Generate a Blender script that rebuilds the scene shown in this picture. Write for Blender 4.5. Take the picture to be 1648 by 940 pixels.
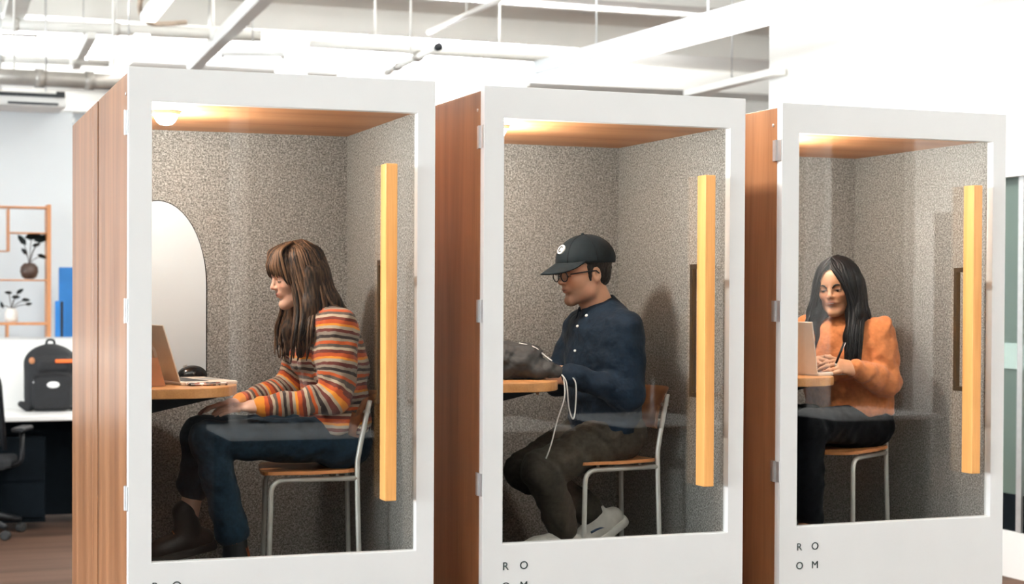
import bpy, bmesh, math, random
import numpy as np
from mathutils import Vector, Matrix, Euler

for o in list(bpy.data.objects):
    bpy.data.objects.remove(o)
C = bpy.context.scene.collection
SC = bpy.context.scene
R = math.radians
random.seed(4)

# ------------------------------------------------------------------ camera
FPX, PITCH, ROLL, CX, CY, CAMH, TH = 2512.14, -.0138, .0036, 624.1, 515.2, 1.5, .3325
cT, sT = math.cos(TH), math.sin(TH)
def c2w(x, y, z):                      # camera-levelled frame -> world (world axes follow the middle booth)
    return Vector((x * cT + y * sT, -x * sT + y * cT, z))
Fv = c2w(0, math.cos(PITCH), math.sin(PITCH)); Uv = c2w(0, -math.sin(PITCH), math.cos(PITCH)); Rv = c2w(1, 0, 0)
Xc = Rv * math.cos(ROLL) + Uv * math.sin(ROLL); Yc = Uv * math.cos(ROLL) - Rv * math.sin(ROLL)
cam = bpy.data.cameras.new('camera'); camo = bpy.data.objects.new('camera', cam); C.objects.link(camo)
m = Matrix((Xc, Yc, -Fv)).transposed().to_4x4(); m.translation = (0, 0, CAMH)
camo.matrix_world = m
cam.sensor_width = 36; cam.lens = FPX / 1648 * 36
cam.shift_x = (824 - CX) / 1648; cam.shift_y = (CY - 470) / 1648
cam.dof.use_dof = True; cam.dof.focus_distance = 5.75; cam.dof.aperture_fstop = 2.6
cam.clip_start = .05
SC.camera = camo
def ray(u, v):                         # photo pixel -> world direction with unit distance along the view axis
    return Fv + Xc * ((u - CX) / FPX) - Yc * ((v - CY) / FPX)
def PD(u, v, d): return Vector((0, 0, CAMH)) + ray(u, v) * d
def PZ(u, v, z):
    r = ray(u, v); return Vector((0, 0, CAMH)) + r * ((z - CAMH) / r.z)
def PY(u, v, y):
    r = ray(u, v); return Vector((0, 0, CAMH)) + r * (y / r.y)
def PX(u, v, x):
    r = ray(u, v); return Vector((0, 0, CAMH)) + r * (x / r.x)

# ------------------------------------------------------------------ world, light, exposure
w = bpy.data.worlds.new('sky'); SC.world = w; w.use_nodes = True
w.node_tree.nodes['Background'].inputs[0].default_value = (.62, .72, .85, 1)
w.node_tree.nodes['Background'].inputs[1].default_value = 1.0
SC.view_settings.view_transform = 'Standard'; SC.view_settings.look = 'None'
SC.view_settings.gamma = 1; SC.view_settings.use_curve_mapping = False
SC.view_settings.exposure = EXPOSURE = 0.25
SC.cycles.use_denoising = True
SC.cycles.max_bounces = 10; SC.cycles.diffuse_bounces = 5; SC.cycles.transparent_max_bounces = 16
SC.cycles.sample_clamp_indirect = 8
def area_light(name, loc, direction, sx, sy, power, col=(1, 1, 1), spread=180):
    l = bpy.data.lights.new(name, 'AREA'); l.shape = 'RECTANGLE'; l.size = sx; l.size_y = sy
    l.energy = power; l.color = col; l.spread = R(spread)
    o = bpy.data.objects.new(name, l); C.objects.link(o); o.location = loc
    o.rotation_euler = Vector(direction).to_track_quat('-Z', 'Y').to_euler()
    return o
LEFT_POWER = 680
WIN_Y, WIN_X, WIN_COL = -6.0, -14.0, (.90, .96, 1.0)
WIN_LEFT = [-2.55, -.35, 1.85, 4.05, 13.6, 16.6]          # left wall windows; the last two are added to light the back hall
for y in WIN_LEFT:
    area_light('window_daylight', (WIN_X - .12, y, 2.15), (1, 0, 0), 1.9, 2.1, LEFT_POWER if y < 5 else 600, WIN_COL)

# ------------------------------------------------------------------ materials
MT = {}
def nodes(name):
    m = bpy.data.materials.new(name); m.use_nodes = True; nt = m.node_tree
    b = nt.nodes['Principled BSDF']; MT[name] = m
    return m, nt, b
def N(nt, t, **kw):
    n = nt.nodes.new(t)
    for k, v in kw.items():
        if k in n.inputs: n.inputs[k].default_value = v
        else: setattr(n, k, v)
    return n
def rgba(c): return (c[0], c[1], c[2], 1)
def mat(name, col, rough=.5, metal=0, var=0, scale=20, bump=0, bscale=80, spec=.5, coat=0, stretch=(1, 1, 1), emit=None, sheen=0):
    m, nt, b = nodes(name); L = nt.links.new
    b.inputs['Base Color'].default_value = rgba(col); b.inputs['Roughness'].default_value = rough
    b.inputs['Metallic'].default_value = metal; b.inputs['Specular IOR Level'].default_value = spec
    b.inputs['Coat Weight'].default_value = coat
    if sheen: b.inputs['Sheen Weight'].default_value = sheen
    tc = N(nt, 'ShaderNodeTexCoord'); mp = N(nt, 'ShaderNodeMapping'); mp.inputs['Scale'].default_value = stretch
    L(tc.outputs['Object'], mp.inputs[0])
    if var or True:
        n = N(nt, 'ShaderNodeTexNoise', Scale=scale, Detail=5.0); L(mp.outputs[0], n.inputs['Vector'])
        r = N(nt, 'ShaderNodeValToRGB')
        v = max(var, .02)
        r.color_ramp.elements[0].color = rgba([c * (1 - v) for c in col]); r.color_ramp.elements[1].color = rgba([min(1, c * (1 + v)) for c in col])
        r.color_ramp.elements[0].position = .3; r.color_ramp.elements[1].position = .7
        L(n.outputs['Fac'], r.inputs[0]); L(r.outputs[0], b.inputs['Base Color'])
    if bump:
        n2 = N(nt, 'ShaderNodeTexNoise', Scale=bscale, Detail=3.0); L(mp.outputs[0], n2.inputs['Vector'])
        bp = N(nt, 'ShaderNodeBump', Strength=bump, Distance=.004); L(n2.outputs['Fac'], bp.inputs['Height']); L(bp.outputs[0], b.inputs['Normal'])
    if emit:
        b.inputs['Emission Color'].default_value = rgba(emit[:3]); b.inputs['Emission Strength'].default_value = emit[3]
    return m
def wood(name, dark, light, axis='Z', rough=.4, scale=9, fine=1.0):
    m, nt, b = nodes(name); L = nt.links.new
    tc = N(nt, 'ShaderNodeTexCoord'); mp = N(nt, 'ShaderNodeMapping'); L(tc.outputs['Object'], mp.inputs[0])
    s = {'X': (.06, 1, 1), 'Y': (1, .06, 1), 'Z': (1, 1, .06)}[axis]; mp.inputs['Scale'].default_value = s
    n = N(nt, 'ShaderNodeTexNoise', Scale=scale, Detail=6.0, Distortion=.6); L(mp.outputs[0], n.inputs['Vector'])
    mp2 = N(nt, 'ShaderNodeMapping'); L(tc.outputs['Object'], mp2.inputs[0]); mp2.inputs['Scale'].default_value = [q * .35 if q < 1 else q for q in s]
    n2 = N(nt, 'ShaderNodeTexNoise', Scale=scale * 22, Detail=2.0); L(mp2.outputs[0], n2.inputs['Vector'])
    mx = N(nt, 'ShaderNodeMath', operation='MULTIPLY_ADD'); L(n2.outputs['Fac'], mx.inputs[0]); mx.inputs[1].default_value = .35 * fine; L(n.outputs['Fac'], mx.inputs[2])
    r = N(nt, 'ShaderNodeValToRGB'); L(mx.outputs[0], r.inputs[0])
    r.color_ramp.elements[0].position = .42; r.color_ramp.elements[0].color = rgba(dark)
    r.color_ramp.elements[1].position = .85; r.color_ramp.elements[1].color = rgba(light)
    L(r.outputs[0], b.inputs['Base Color']); b.inputs['Roughness'].default_value = rough
    bp = N(nt, 'ShaderNodeBump', Strength=.12, Distance=.002); L(n2.outputs['Fac'], bp.inputs['Height']); L(bp.outputs[0], b.inputs['Normal'])
    return m
def felt(name, a, bcol, c):
    m, nt, b = nodes(name); L = nt.links.new
    tc = N(nt, 'ShaderNodeTexCoord')
    n = N(nt, 'ShaderNodeTexNoise', Scale=150.0, Detail=3.0, Roughness=.75); L(tc.outputs['Object'], n.inputs['Vector'])
    r = N(nt, 'ShaderNodeValToRGB'); L(n.outputs['Fac'], r.inputs[0])
    r.color_ramp.elements[0].position = .36; r.color_ramp.elements[0].color = rgba(a)
    r.color_ramp.elements[1].position = .66; r.color_ramp.elements[1].color = rgba(c)
    e = r.color_ramp.elements.new(.52); e.color = rgba(bcol)
    L(r.outputs[0], b.inputs['Base Color']); b.inputs['Roughness'].default_value = .95; b.inputs['Specular IOR Level'].default_value = .1
    bp = N(nt, 'ShaderNodeBump', Strength=.35, Distance=.003); L(n.outputs['Fac'], bp.inputs['Height']); L(bp.outputs[0], b.inputs['Normal'])
    return m
def glass(name, tint=(1, 1, 1), ior=1.5, boost=1.0, rough=0.0):
    # thin sheet: Fresnel mirror over clear transmission, so light and shadow rays pass the pane
    m = bpy.data.materials.new(name); m.use_nodes = True; nt = m.node_tree; MT[name] = m; L = nt.links.new
    nt.nodes.clear(); out = N(nt, 'ShaderNodeOutputMaterial'); mx = N(nt, 'ShaderNodeMixShader')
    t = N(nt, 'ShaderNodeBsdfTransparent'); t.inputs[0].default_value = rgba(tint)
    g = N(nt, 'ShaderNodeBsdfGlossy'); g.inputs['Roughness'].default_value = rough
    fr = N(nt, 'ShaderNodeFresnel'); ge = N(nt, 'ShaderNodeNewGeometry'); ma = N(nt, 'ShaderNodeMath', operation='MULTIPLY_ADD'); ma.inputs[1].default_value = 1 / ior - ior; ma.inputs[2].default_value = ior; L(ge.outputs['Backfacing'], ma.inputs[0]); L(ma.outputs[0], fr.inputs[0])
    mu = N(nt, 'ShaderNodeMath', operation='MULTIPLY', use_clamp=True); mu.inputs[1].default_value = boost
    L(fr.outputs[0], mu.inputs[0]); L(mu.outputs[0], mx.inputs[0]); L(t.outputs[0], mx.inputs[1]); L(g.outputs[0], mx.inputs[2]); L(mx.outputs[0], out.inputs[0])
    return m
def emitter(name, col, s):
    m = bpy.data.materials.new(name); m.use_nodes = True; nt = m.node_tree; MT[name] = m
    b = nt.nodes['Principled BSDF']; b.inputs['Base Color'].default_value = rgba(col)
    b.inputs['Emission Color'].default_value = rgba(col); b.inputs['Emission Strength'].default_value = s
    return m

mat('white_lacquer', (.85, .86, .85), .38, var=.015, scale=3)
mat('white_paint', (.84, .84, .82), .6, var=.02, scale=2, bump=.05, bscale=60)
mat('cream_paint', (.86, .845, .80), .7, var=.04, scale=1.5, bump=.08, bscale=40)
mat('darkened_wall', (.07, .07, .072), .8, var=.05, scale=1.5, bump=.06, bscale=50)  # unseen walls coloured dark so the door glass mirrors little light
mat('cool_wall', (.66, .70, .72), .7, var=.03, scale=1.2, bump=.04, bscale=60)
mat('pipe_white', (.80, .79, .75), .5, var=.04, scale=4)
mat('hose_tan', (.50, .40, .31), .7, var=.15)
mat('pipe_grey', (.33, .31, .28), .4, .3, var=.15, scale=6)
mat('dark_slot', (.02, .025, .03), .6)
mat('steel', (.72, .73, .73), .3, .7, var=.05, scale=30)
mat('tube_metal', (.78, .76, .71), .35, .25, var=.04, scale=30)
mat('black_metal', (.005, .006, .007), .6, 0, spec=.2)
mat('black_plastic', (.008, .009, .011), .5, var=.2, spec=.3)
mat('black_mesh', (.008, .010, .013), .9, var=.3, scale=200, bump=.4, bscale=400)
mat('lettering', (.015, .03, .03), .5)
mat('alu', (.74, .64, .54), .42, 0, var=.03, scale=60)
mat('logo_white', (.9, .9, .9), .3)
mat('keys', (.03, .03, .03), .5)
mat('screen', (.01, .012, .015), .15)
mat('tan_leather', (.42, .17, .07), .5, var=.1)
mat('carpet', (.05, .055, .06), .95, var=.4, scale=150, bump=.4, bscale=300)
mat('whiteboard', (.62, .67, .70), .3, var=.01, scale=4)
mat('desk_white', (.92, .93, .93), .35, var=.015)
mat('desk_dark', (.003, .005, .007), .8, var=.2, spec=.05)
mat('blue_panel', (.01, .16, .48), .6, var=.05)
mat('pot_brown', (.05, .028, .02), .5, var=.3, bump=.2)
mat('vase_white', (.75, .74, .7), .4)
mat('leaf_dark', (.006, .014, .014), .5, var=.3)
mat('twig', (.05, .03, .02), .8, var=.3)
mat('bag_black', (.004, .005, .007), .8, var=.35, scale=30, bump=.35, bscale=200)
mat('orange_tag', (.85, .15, .02), .5)
mat('cord_white', (.75, .73, .70), .5)
mat('rubber', (.01, .01, .01), .7)
wood('oak_side', (.21, .082, .032), (.44, .205, .094), 'Z', .3)
wood('oak_ceiling', (.42, .165, .06), (.62, .29, .125), 'X', .45)
wood('oak_handle', (.66, .27, .065), (.90, .46, .15), 'Z', .4, 14)
wood('oak_desk', (.42, .17, .05), (.68, .33, .12), 'Y', .35)
wood('seat_wood', (.40, .14, .045), (.62, .27, .10), 'X', .35)
wood('shelf_wood', (.38, .14, .05), (.55, .24, .09), 'Z', .45)
felt('felt_grey', (.12, .115, .105), (.29, .28, .26), (.50, .485, .455))
wood('floor_wood', (.030, .016, .011), (.095, .052, .034), 'X', .7, 5); MT['floor_wood'].node_tree.nodes['Principled BSDF'].inputs['Specular IOR Level'].default_value = .15
glass('door_glass', (.97, .98, .975), 1.5, .85)
glass('lens_glass', (.9, .9, .9), 1.5, 1.0)
def frosted(name, col, mixv):
    m = bpy.data.materials.new(name); m.use_nodes = True; nt = m.node_tree; MT[name] = m; L = nt.links.new; nt.nodes.clear()
    out = N(nt, 'ShaderNodeOutputMaterial'); a = N(nt, 'ShaderNodeMixShader'); c = N(nt, 'ShaderNodeMixShader'); a.inputs[0].default_value = .5; c.inputs[0].default_value = .12
    d = N(nt, 'ShaderNodeBsdfDiffuse'); t = N(nt, 'ShaderNodeBsdfTranslucent'); g = N(nt, 'ShaderNodeBsdfGlossy'); g.inputs['Roughness'].default_value = .12
    tc = N(nt, 'ShaderNodeTexCoord'); nz = N(nt, 'ShaderNodeTexNoise', Scale=2.0); mx = N(nt, 'ShaderNodeValToRGB'); L(tc.outputs['Object'], nz.inputs['Vector']); L(nz.outputs['Fac'], mx.inputs[0])
    mx.color_ramp.elements[0].color = rgba([q * .93 for q in col]); mx.color_ramp.elements[1].color = rgba([q * 1.07 for q in col])
    L(mx.outputs[0], d.inputs[0]); L(mx.outputs[0], t.inputs[0]); L(d.outputs[0], a.inputs[1]); L(t.outputs[0], a.inputs[2]); L(a.outputs[0], c.inputs[1]); L(g.outputs[0], c.inputs[2]); L(c.outputs[0], out.inputs[0])
frosted('room_glass', (.20, .28, .245), .5)
mat('frost_band', (.34, .45, .42), .5, var=.02)
emitter('tube_light', (1, .98, .95), 1.6)
emitter('booth_lamp', (1, .9, .76), 14.0)

# ------------------------------------------------------------------ mesh helpers
def add_box(bm, x0, x1, y0, y1, z0, z1, M=None):
    vs = [Vector((x, y, z)) for x in (x0, x1) for y in (y0, y1) for z in (z0, z1)]
    if M is not None: vs = [M @ v for v in vs]
    v = [bm.verts.new(p) for p in vs]
    for f in ((0, 1, 3, 2), (4, 6, 7, 5), (0, 4, 5, 1), (2, 3, 7, 6), (0, 2, 6, 4), (1, 5, 7, 3)):
        bm.faces.new([v[i] for i in f])
def add_prism(bm, pts, y0, y1, M=None, axis='Y'):
    # outline of (a, b) pairs extruded along the axis
    def P(a, b, t):
        q = {'Y': (a, t, b), 'Z': (a, b, t), 'X': (t, a, b)}[axis]
        q = Vector(q); return M @ q if M is not None else q
    A = [bm.verts.new(P(a, b, y0)) for a, b in pts]; B = [bm.verts.new(P(a, b, y1)) for a, b in pts]
    n = len(pts)
    bm.faces.new(A); bm.faces.new(B[::-1])
    for i in range(n): bm.faces.new((A[i], B[i], B[(i + 1) % n], A[(i + 1) % n]))
def smooth_path(pts, n=6):
    pts = [Vector(p) for p in pts]; out = []
    for i in range(len(pts) - 1):
        p0 = pts[max(i - 1, 0)]; p1 = pts[i]; p2 = pts[i + 1]; p3 = pts[min(i + 2, len(pts) - 1)]
        for k in range(n):
            t = k / n
            out.append(.5 * ((2 * p1) + (p2 - p0) * t + (2 * p0 - 5 * p1 + 4 * p2 - p3) * t * t + (3 * p1 - p0 - 3 * p2 + p3) * t ** 3))
    out.append(pts[-1]); return out
def round_path(pts, r, n=5):
    # polyline with its corners rounded to arcs (bent tube)
    pts = [Vector(p) for p in pts]; out = [pts[0]]
    for i in range(1, len(pts) - 1):
        a, b, c = pts[i - 1], pts[i], pts[i + 1]
        d1 = (a - b).normalized(); d2 = (c - b).normalized(); rr = min(r, (a - b).length * .49, (c - b).length * .49)
        p1 = b + d1 * rr; p2 = b + d2 * rr
        for k in range(n + 1):
            t = k / n; out.append((1 - t) ** 2 * p1 + 2 * t * (1 - t) * b + t * t * p2)
    out.append(pts[-1]); return out
def add_tube(bm, pts, r, seg=10, flat=None):
    pts = [Vector(p) for p in pts]; n = len(pts)
    rs = [r] * n if not hasattr(r, '__len__') else [r[min(int(i * len(r) / n), len(r) - 1)] if len(r) != n else r[i] for i in range(n)]
    up = None; rings = []
    for i in range(n):
        t = (pts[min(i + 1, n - 1)] - pts[max(i - 1, 0)]).normalized()
        if up is None: up = t.orthogonal().normalized() if flat is None else (Vector(flat) - t * Vector(flat).dot(t)).normalized()
        else: up = (up - t * up.dot(t)); up = up.normalized() if up.length > 1e-6 else t.orthogonal().normalized()
        s = t.cross(up); fl = 1 if flat is None else .4
        rings.append([bm.verts.new(pts[i] + (up * math.cos(a) * fl + s * math.sin(a)) * rs[i]) for a in [2 * math.pi * k / seg for k in range(seg)]])
    for i in range(n - 1):
        for k in range(seg): bm.faces.new((rings[i][k], rings[i][(k + 1) % seg], rings[i + 1][(k + 1) % seg], rings[i + 1][k]))
    bm.faces.new(rings[0][::-1]); bm.faces.new(rings[-1])
def add_lathe(bm, prof, seg=24, M=None):
    rings = []
    for r, z in prof:
        rings.append([bm.verts.new((M or Matrix()) @ Vector((r * math.cos(2 * math.pi * k / seg), r * math.sin(2 * math.pi * k / seg), z))) for k in range(seg)])
    for i in range(len(prof) - 1):
        for k in range(seg): bm.faces.new((rings[i][k], rings[i][(k + 1) % seg], rings[i + 1][(k + 1) % seg], rings[i + 1][k]))
    bm.faces.new(rings[0][::-1]); bm.faces.new(rings[-1])
def mesh_of(bm, name, smooth=False):
    bmesh.ops.recalc_face_normals(bm, faces=bm.faces)
    me = bpy.data.meshes.new(name); bm.to_mesh(me); bm.free()
    if smooth: me.polygons.foreach_set('use_smooth', [True] * len(me.polygons))
    return me
def link(name, me, material, parent=None, M=None, bevel=0, smooth=False):
    o = bpy.data.objects.new(name, me); C.objects.link(o)
    if material and not me.materials: me.materials.append(MT[material])
    if parent is not None: o.parent = parent
    if M is not None: o.matrix_basis = M
    if bevel:
        b = o.modifiers.new('bevel', 'BEVEL'); b.width = bevel; b.segments = 2; b.limit_method = 'ANGLE'; b.angle_limit = R(40)
    if smooth: me.polygons.foreach_set('use_smooth', [True] * len(me.polygons))
    return o
def tag(o, label=None, cat=None, group=None, kind=None):
    if label: o['label'] = label
    if cat: o['category'] = cat
    if group: o['group'] = group
    if kind: o['kind'] = kind
    return o
def thing(name, label, cat, M=None, group=None):
    o = bpy.data.objects.new(name, None); C.objects.link(o); o.empty_display_size = .1
    if M is not None: o.matrix_world = M
    return tag(o, label, cat, group)
def part(name, fill, material, parent, bevel=0, smooth=False, M=None):
    bm = bmesh.new(); fill(bm)
    return link(name, mesh_of(bm, name, smooth), material, parent, M, bevel)
def boxpart(name, b, material, parent, bevel=0, M=None):
    return part(name, lambda bm: add_box(bm, *b), material, parent, bevel, M=M)
def tubepart(name, pts, r, material, parent, seg=10, flat=None):
    return part(name, lambda bm: add_tube(bm, pts, r, seg, flat), material, parent, smooth=True)
def T(x, y=0, z=0): return Matrix.Translation((x, y, z))
def RZ(a): return Matrix.Rotation(a, 4, 'Z')

# ------------------------------------------------------------------ signed-distance modelling for soft shapes and figures
class Field:
    def __init__(s, lo, hi, h):
        s.lo = np.array(lo, np.float32); s.h = h
        s.n = np.ceil((np.array(hi) - s.lo) / h).astype(int) + 1
        s.d = np.full(s.n, .2, np.float32)
    def _sub(s, lo, hi, pad):
        a = np.maximum(np.floor((np.array(lo) - pad - s.lo) / s.h).astype(int), 0)
        b = np.minimum(np.ceil((np.array(hi) + pad - s.lo) / s.h).astype(int) + 1, s.n)
        if (b <= a).any(): return None
        ax = [(s.lo[i] + s.h * np.arange(a[i], b[i], dtype=np.float32)) for i in range(3)]
        return tuple(slice(a[i], b[i]) for i in range(3)), np.meshgrid(*ax, indexing='ij', sparse=True)
    def _mix(s, sl, d, k, sub=False):
        o = s.d[sl]
        if sub:
            if k > 0:
                hh = np.clip(.5 - .5 * (o + d) / k, 0, 1); s.d[sl] = o * (1 - hh) - d * hh + k * hh * (1 - hh)
            else: s.d[sl] = np.maximum(o, -d)
        else:
            if k > 0:
                hh = np.clip(.5 + .5 * (o - d) / k, 0, 1); s.d[sl] = o * (1 - hh) + d * hh - k * hh * (1 - hh)
            else: s.d[sl] = np.minimum(o, d)
    def cone(s, a, b, r1, r2, k=.012, wide=None, ws=1.0, sub=False):
        # tapered capsule; ws > 1 widens the section along the direction wide
        a = np.array(a, np.float32); b = np.array(b, np.float32); r = max(r1, r2) * max(1, ws)
        q = s._sub(np.minimum(a, b) - r, np.maximum(a, b) + r, k + .02)
        if q is None: return s
        sl, (X, Y, Z) = q; ab = b - a; l2 = float(ab @ ab) + 1e-12
        px, py, pz = X - a[0], Y - a[1], Z - a[2]
        t = np.clip((px * ab[0] + py * ab[1] + pz * ab[2]) / l2, 0, 1)
        px = px - t * ab[0]; py = py - t * ab[1]; pz = pz - t * ab[2]
        if wide is not None:
            w = np.array(wide, np.float32); w = w - ab * float(w @ ab) / l2; w = w / (np.linalg.norm(w) + 1e-9)
            c = px * w[0] + py * w[1] + pz * w[2]; g = c * (1 / ws - 1)
            px = px + g * w[0]; py = py + g * w[1]; pz = pz + g * w[2]
        d = np.sqrt(px * px + py * py + pz * pz) - (r1 + (r2 - r1) * t)
        s._mix(sl, d, k, sub); return s
    def chain(s, pts, rs, k=.012, wide=None, ws=1.0):
        W = ws if hasattr(ws, '__len__') else [ws] * len(pts)
        for i in range(len(pts) - 1): s.cone(pts[i], pts[i + 1], rs[i], rs[i + 1], k, wide, (W[i] + W[i + 1]) / 2)
        return s
    def ell(s, c, r, k=.012, M=None, sub=False):
        c = np.array(c, np.float32); r = np.array(r, np.float32); R_ = float(r.max())
        q = s._sub(c - R_, c + R_, k + .02)
        if q is None: return s
        sl, (X, Y, Z) = q; x, y, z = X - c[0], Y - c[1], Z - c[2]
        if M is not None:
            m = np.array(M, np.float32)[:3, :3]
            x, y, z = (m[0, 0] * x + m[1, 0] * y + m[2, 0] * z), (m[0, 1] * x + m[1, 1] * y + m[2, 1] * z), (m[0, 2] * x + m[1, 2] * y + m[2, 2] * z)
        q0 = np.sqrt((x / r[0]) ** 2 + (y / r[1]) ** 2 + (z / r[2]) ** 2)
        q1 = np.sqrt((x / r[0] ** 2) ** 2 + (y / r[1] ** 2) ** 2 + (z / r[2] ** 2) ** 2) + 1e-6
        s._mix(sl, q0 * (q0 - 1) / q1, k, sub); return s
    def rbox(s, c, hs, rad, k=.012, M=None, sub=False):
        c = np.array(c, np.float32); R_ = float(np.linalg.norm(hs)) + .01
        q = s._sub(c - R_, c + R_, k + .02)
        if q is None: return s
        sl, (X, Y, Z) = q; x, y, z = X - c[0], Y - c[1], Z - c[2]
        if M is not None:
            m = np.array(M, np.float32)[:3, :3]
            x, y, z = (m[0, 0] * x + m[1, 0] * y + m[2, 0] * z), (m[0, 1] * x + m[1, 1] * y + m[2, 1] * z), (m[0, 2] * x + m[1, 2] * y + m[2, 2] * z)
        x = np.abs(x) - (hs[0] - rad); y = np.abs(y) - (hs[1] - rad); z = np.abs(z) - (hs[2] - rad)
        d = np.sqrt(np.maximum(x, 0) ** 2 + np.maximum(y, 0) ** 2 + np.maximum(z, 0) ** 2) + np.minimum(np.maximum(np.maximum(x, y), z), 0) - rad
        s._mix(sl, d, k, sub); return s
    def cut(s, p, n):                        # keep the side the normal points away from
        n = np.array(n, np.float32); n = n / np.linalg.norm(n)
        X, Y, Z = np.meshgrid(*[s.lo[i] + s.h * np.arange(s.n[i], dtype=np.float32) for i in range(3)], indexing='ij', sparse=True)
        s.d = np.maximum(s.d, (X - p[0]) * n[0] + (Y - p[1]) * n[1] + (Z - p[2]) * n[2]); return s
    def surf(s, relax=1):
        d = s.d; S = d < 0; n = s.n
        cnt = np.zeros(n - 1, np.int8)
        for i in (0, 1):
            for j in (0, 1):
                for k in (0, 1): cnt += S[i:n[0] - 1 + i, j:n[1] - 1 + j, k:n[2] - 1 + k]
        act = (cnt > 0) & (cnt < 8); idx = np.full(n - 1, -1, np.int64); cells = np.argwhere(act); idx[act] = np.arange(len(cells))
        acc = np.zeros((len(cells), 3)); num = np.zeros(len(cells))
        cor = [(i, j, k) for i in (0, 1) for j in (0, 1) for k in (0, 1)]
        val = {c: d[cells[:, 0] + c[0], cells[:, 1] + c[1], cells[:, 2] + c[2]] for c in cor}
        for c in cor:
            for ax in range(3):
                if c[ax]: continue
                e = list(c); e[ax] = 1; e = tuple(e); v0, v1 = val[c], val[e]; x = (v0 < 0) != (v1 < 0)
                t = np.where(x, v0 / np.where(x, v0 - v1, 1), 0)
                for q in range(3): acc[:, q] += np.where(x, c[q] + (t if q == ax else 0), 0)
                num += x
        V = s.lo + s.h * (cells + acc / num[:, None])
        quads = []
        for ax in range(3):
            a1, a2 = (ax + 1) % 3, (ax + 2) % 3
            sl0 = [slice(1, n[q] - 1) for q in range(3)]; sl1 = list(sl0); sl0[ax] = slice(0, n[ax] - 1); sl1[ax] = slice(1, n[ax])
            s0, s1 = S[tuple(sl0)], S[tuple(sl1)]; e = np.argwhere(s0 != s1)
            if not len(e): continue
            flip = s0[e[:, 0], e[:, 1], e[:, 2]]; base = e.copy(); base[:, a1] += 1; base[:, a2] += 1
            def at(o1, o2):
                b = base.copy(); b[:, a1] -= o1; b[:, a2] -= o2; return idx[b[:, 0], b[:, 1], b[:, 2]]
            q = np.stack([at(1, 1), at(0, 1), at(0, 0), at(1, 0)], 1); q[~flip] = q[~flip][:, ::-1]; quads.append(q)
        Q = np.concatenate(quads); Q = Q[(Q >= 0).all(1)]
        for _ in range(relax):
            sm = np.zeros_like(V); ct = np.zeros(len(V))
            for i in range(4):
                np.add.at(sm, Q[:, i], V[Q[:, (i + 1) % 4]]); np.add.at(sm, Q[:, i], V[Q[:, i - 1]]); np.add.at(ct, Q[:, i], 2)
            V = .5 * V + .5 * sm / np.maximum(ct, 1)[:, None]
        return V, Q
def qmesh(name, V, Q, attrs=None, mats=(), midx=None):
    me = bpy.data.meshes.new(name)
    me.vertices.add(len(V)); me.vertices.foreach_set('co', np.asarray(V, np.float32).ravel())
    me.loops.add(len(Q) * 4); me.loops.foreach_set('vertex_index', np.asarray(Q, np.int32).ravel())
    me.polygons.add(len(Q)); me.polygons.foreach_set('loop_start', np.arange(0, len(Q) * 4, 4, dtype=np.int32))
    me.polygons.foreach_set('use_smooth', np.ones(len(Q), bool))
    for k in mats: me.materials.append(MT[k])
    if midx is not None: me.polygons.foreach_set('material_index', np.asarray(midx, np.int32))
    me.update(calc_edges=True); me.validate()
    for k, v in (attrs or {}).items():
        if v.ndim == 1:
            a = me.attributes.new(k, 'FLOAT', 'POINT'); a.data.foreach_set('value', v.astype(np.float32))
        else:
            a = me.attributes.new(k, 'FLOAT_COLOR', 'POINT'); a.data.foreach_set('color', np.c_[v, np.ones(len(v))].astype(np.float32).ravel())
    return me
# ------------------------------------------------------------------ structure
def struct(name, boxes, material, bevel=0):
    bm = bmesh.new()
    for b in boxes: add_box(bm, *b)
    o = link(name, mesh_of(bm, name), material, None, None, bevel); o['kind'] = 'structure'; return o
CEIL = 3.95
struct('floor', [(WIN_X, 12, -6, 20, -.1, 0)], 'floor_wood')
struct('ceiling', [(WIN_X - .3, 12.3, -6.3, 20.3, CEIL, CEIL + .1)], 'cream_paint')
struct('wall_back', [(WIN_X, 12, 20, 20.2, 0, CEIL)], 'cool_wall')
def window_wall(name, n0, along, fixed, centres, half, lo, hi):
    # wall with window openings z 1.1-3.2 and a frame in each
    bs = []; e = [lo] + [q for c in centres for q in (c - half, c + half)] + [hi]
    def B(a0, a1, z0, z1, t0=0, t1=.2):
        return (a0, a1, fixed - t1, fixed - t0, z0, z1) if along == 'X' else (fixed - t1, fixed - t0, a0, a1, z0, z1)
    for i in range(0, len(e), 2): bs.append(B(e[i], e[i + 1], 0, CEIL))
    for c in centres: bs += [B(c - half, c + half, 0, 1.1), B(c - half, c + half, 3.2, CEIL)]
    struct(name, bs, 'white_paint')
    for i, c in enumerate(centres):
        f = .04
        struct('window_%d' % (n0 + i), [B(c - half, c + half, 1.1, 1.14, .03, .08), B(c - half, c + half, 3.16, 3.2, .03, .08),
               B(c - half, c - half + f, 1.14, 3.16, .03, .08), B(c + half - f, c + half, 1.14, 3.16, .03, .08), B(c - .02, c + .02, 1.14, 3.16, .03, .08)], 'white_lacquer')
struct('wall_front', [(WIN_X, 12, WIN_Y - .2, WIN_Y, 0, CEIL)], 'darkened_wall')
window_wall('wall_left', 1, 'Y', WIN_X, WIN_LEFT, .95, -6, 20)
struct('wall_far_right', [(12, 12.2, -6, 5.6, 0, CEIL)], 'darkened_wall'); struct('wall_hall_right', [(12, 12.2, 5.6, 20, 0, CEIL)], 'white_paint')
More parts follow.
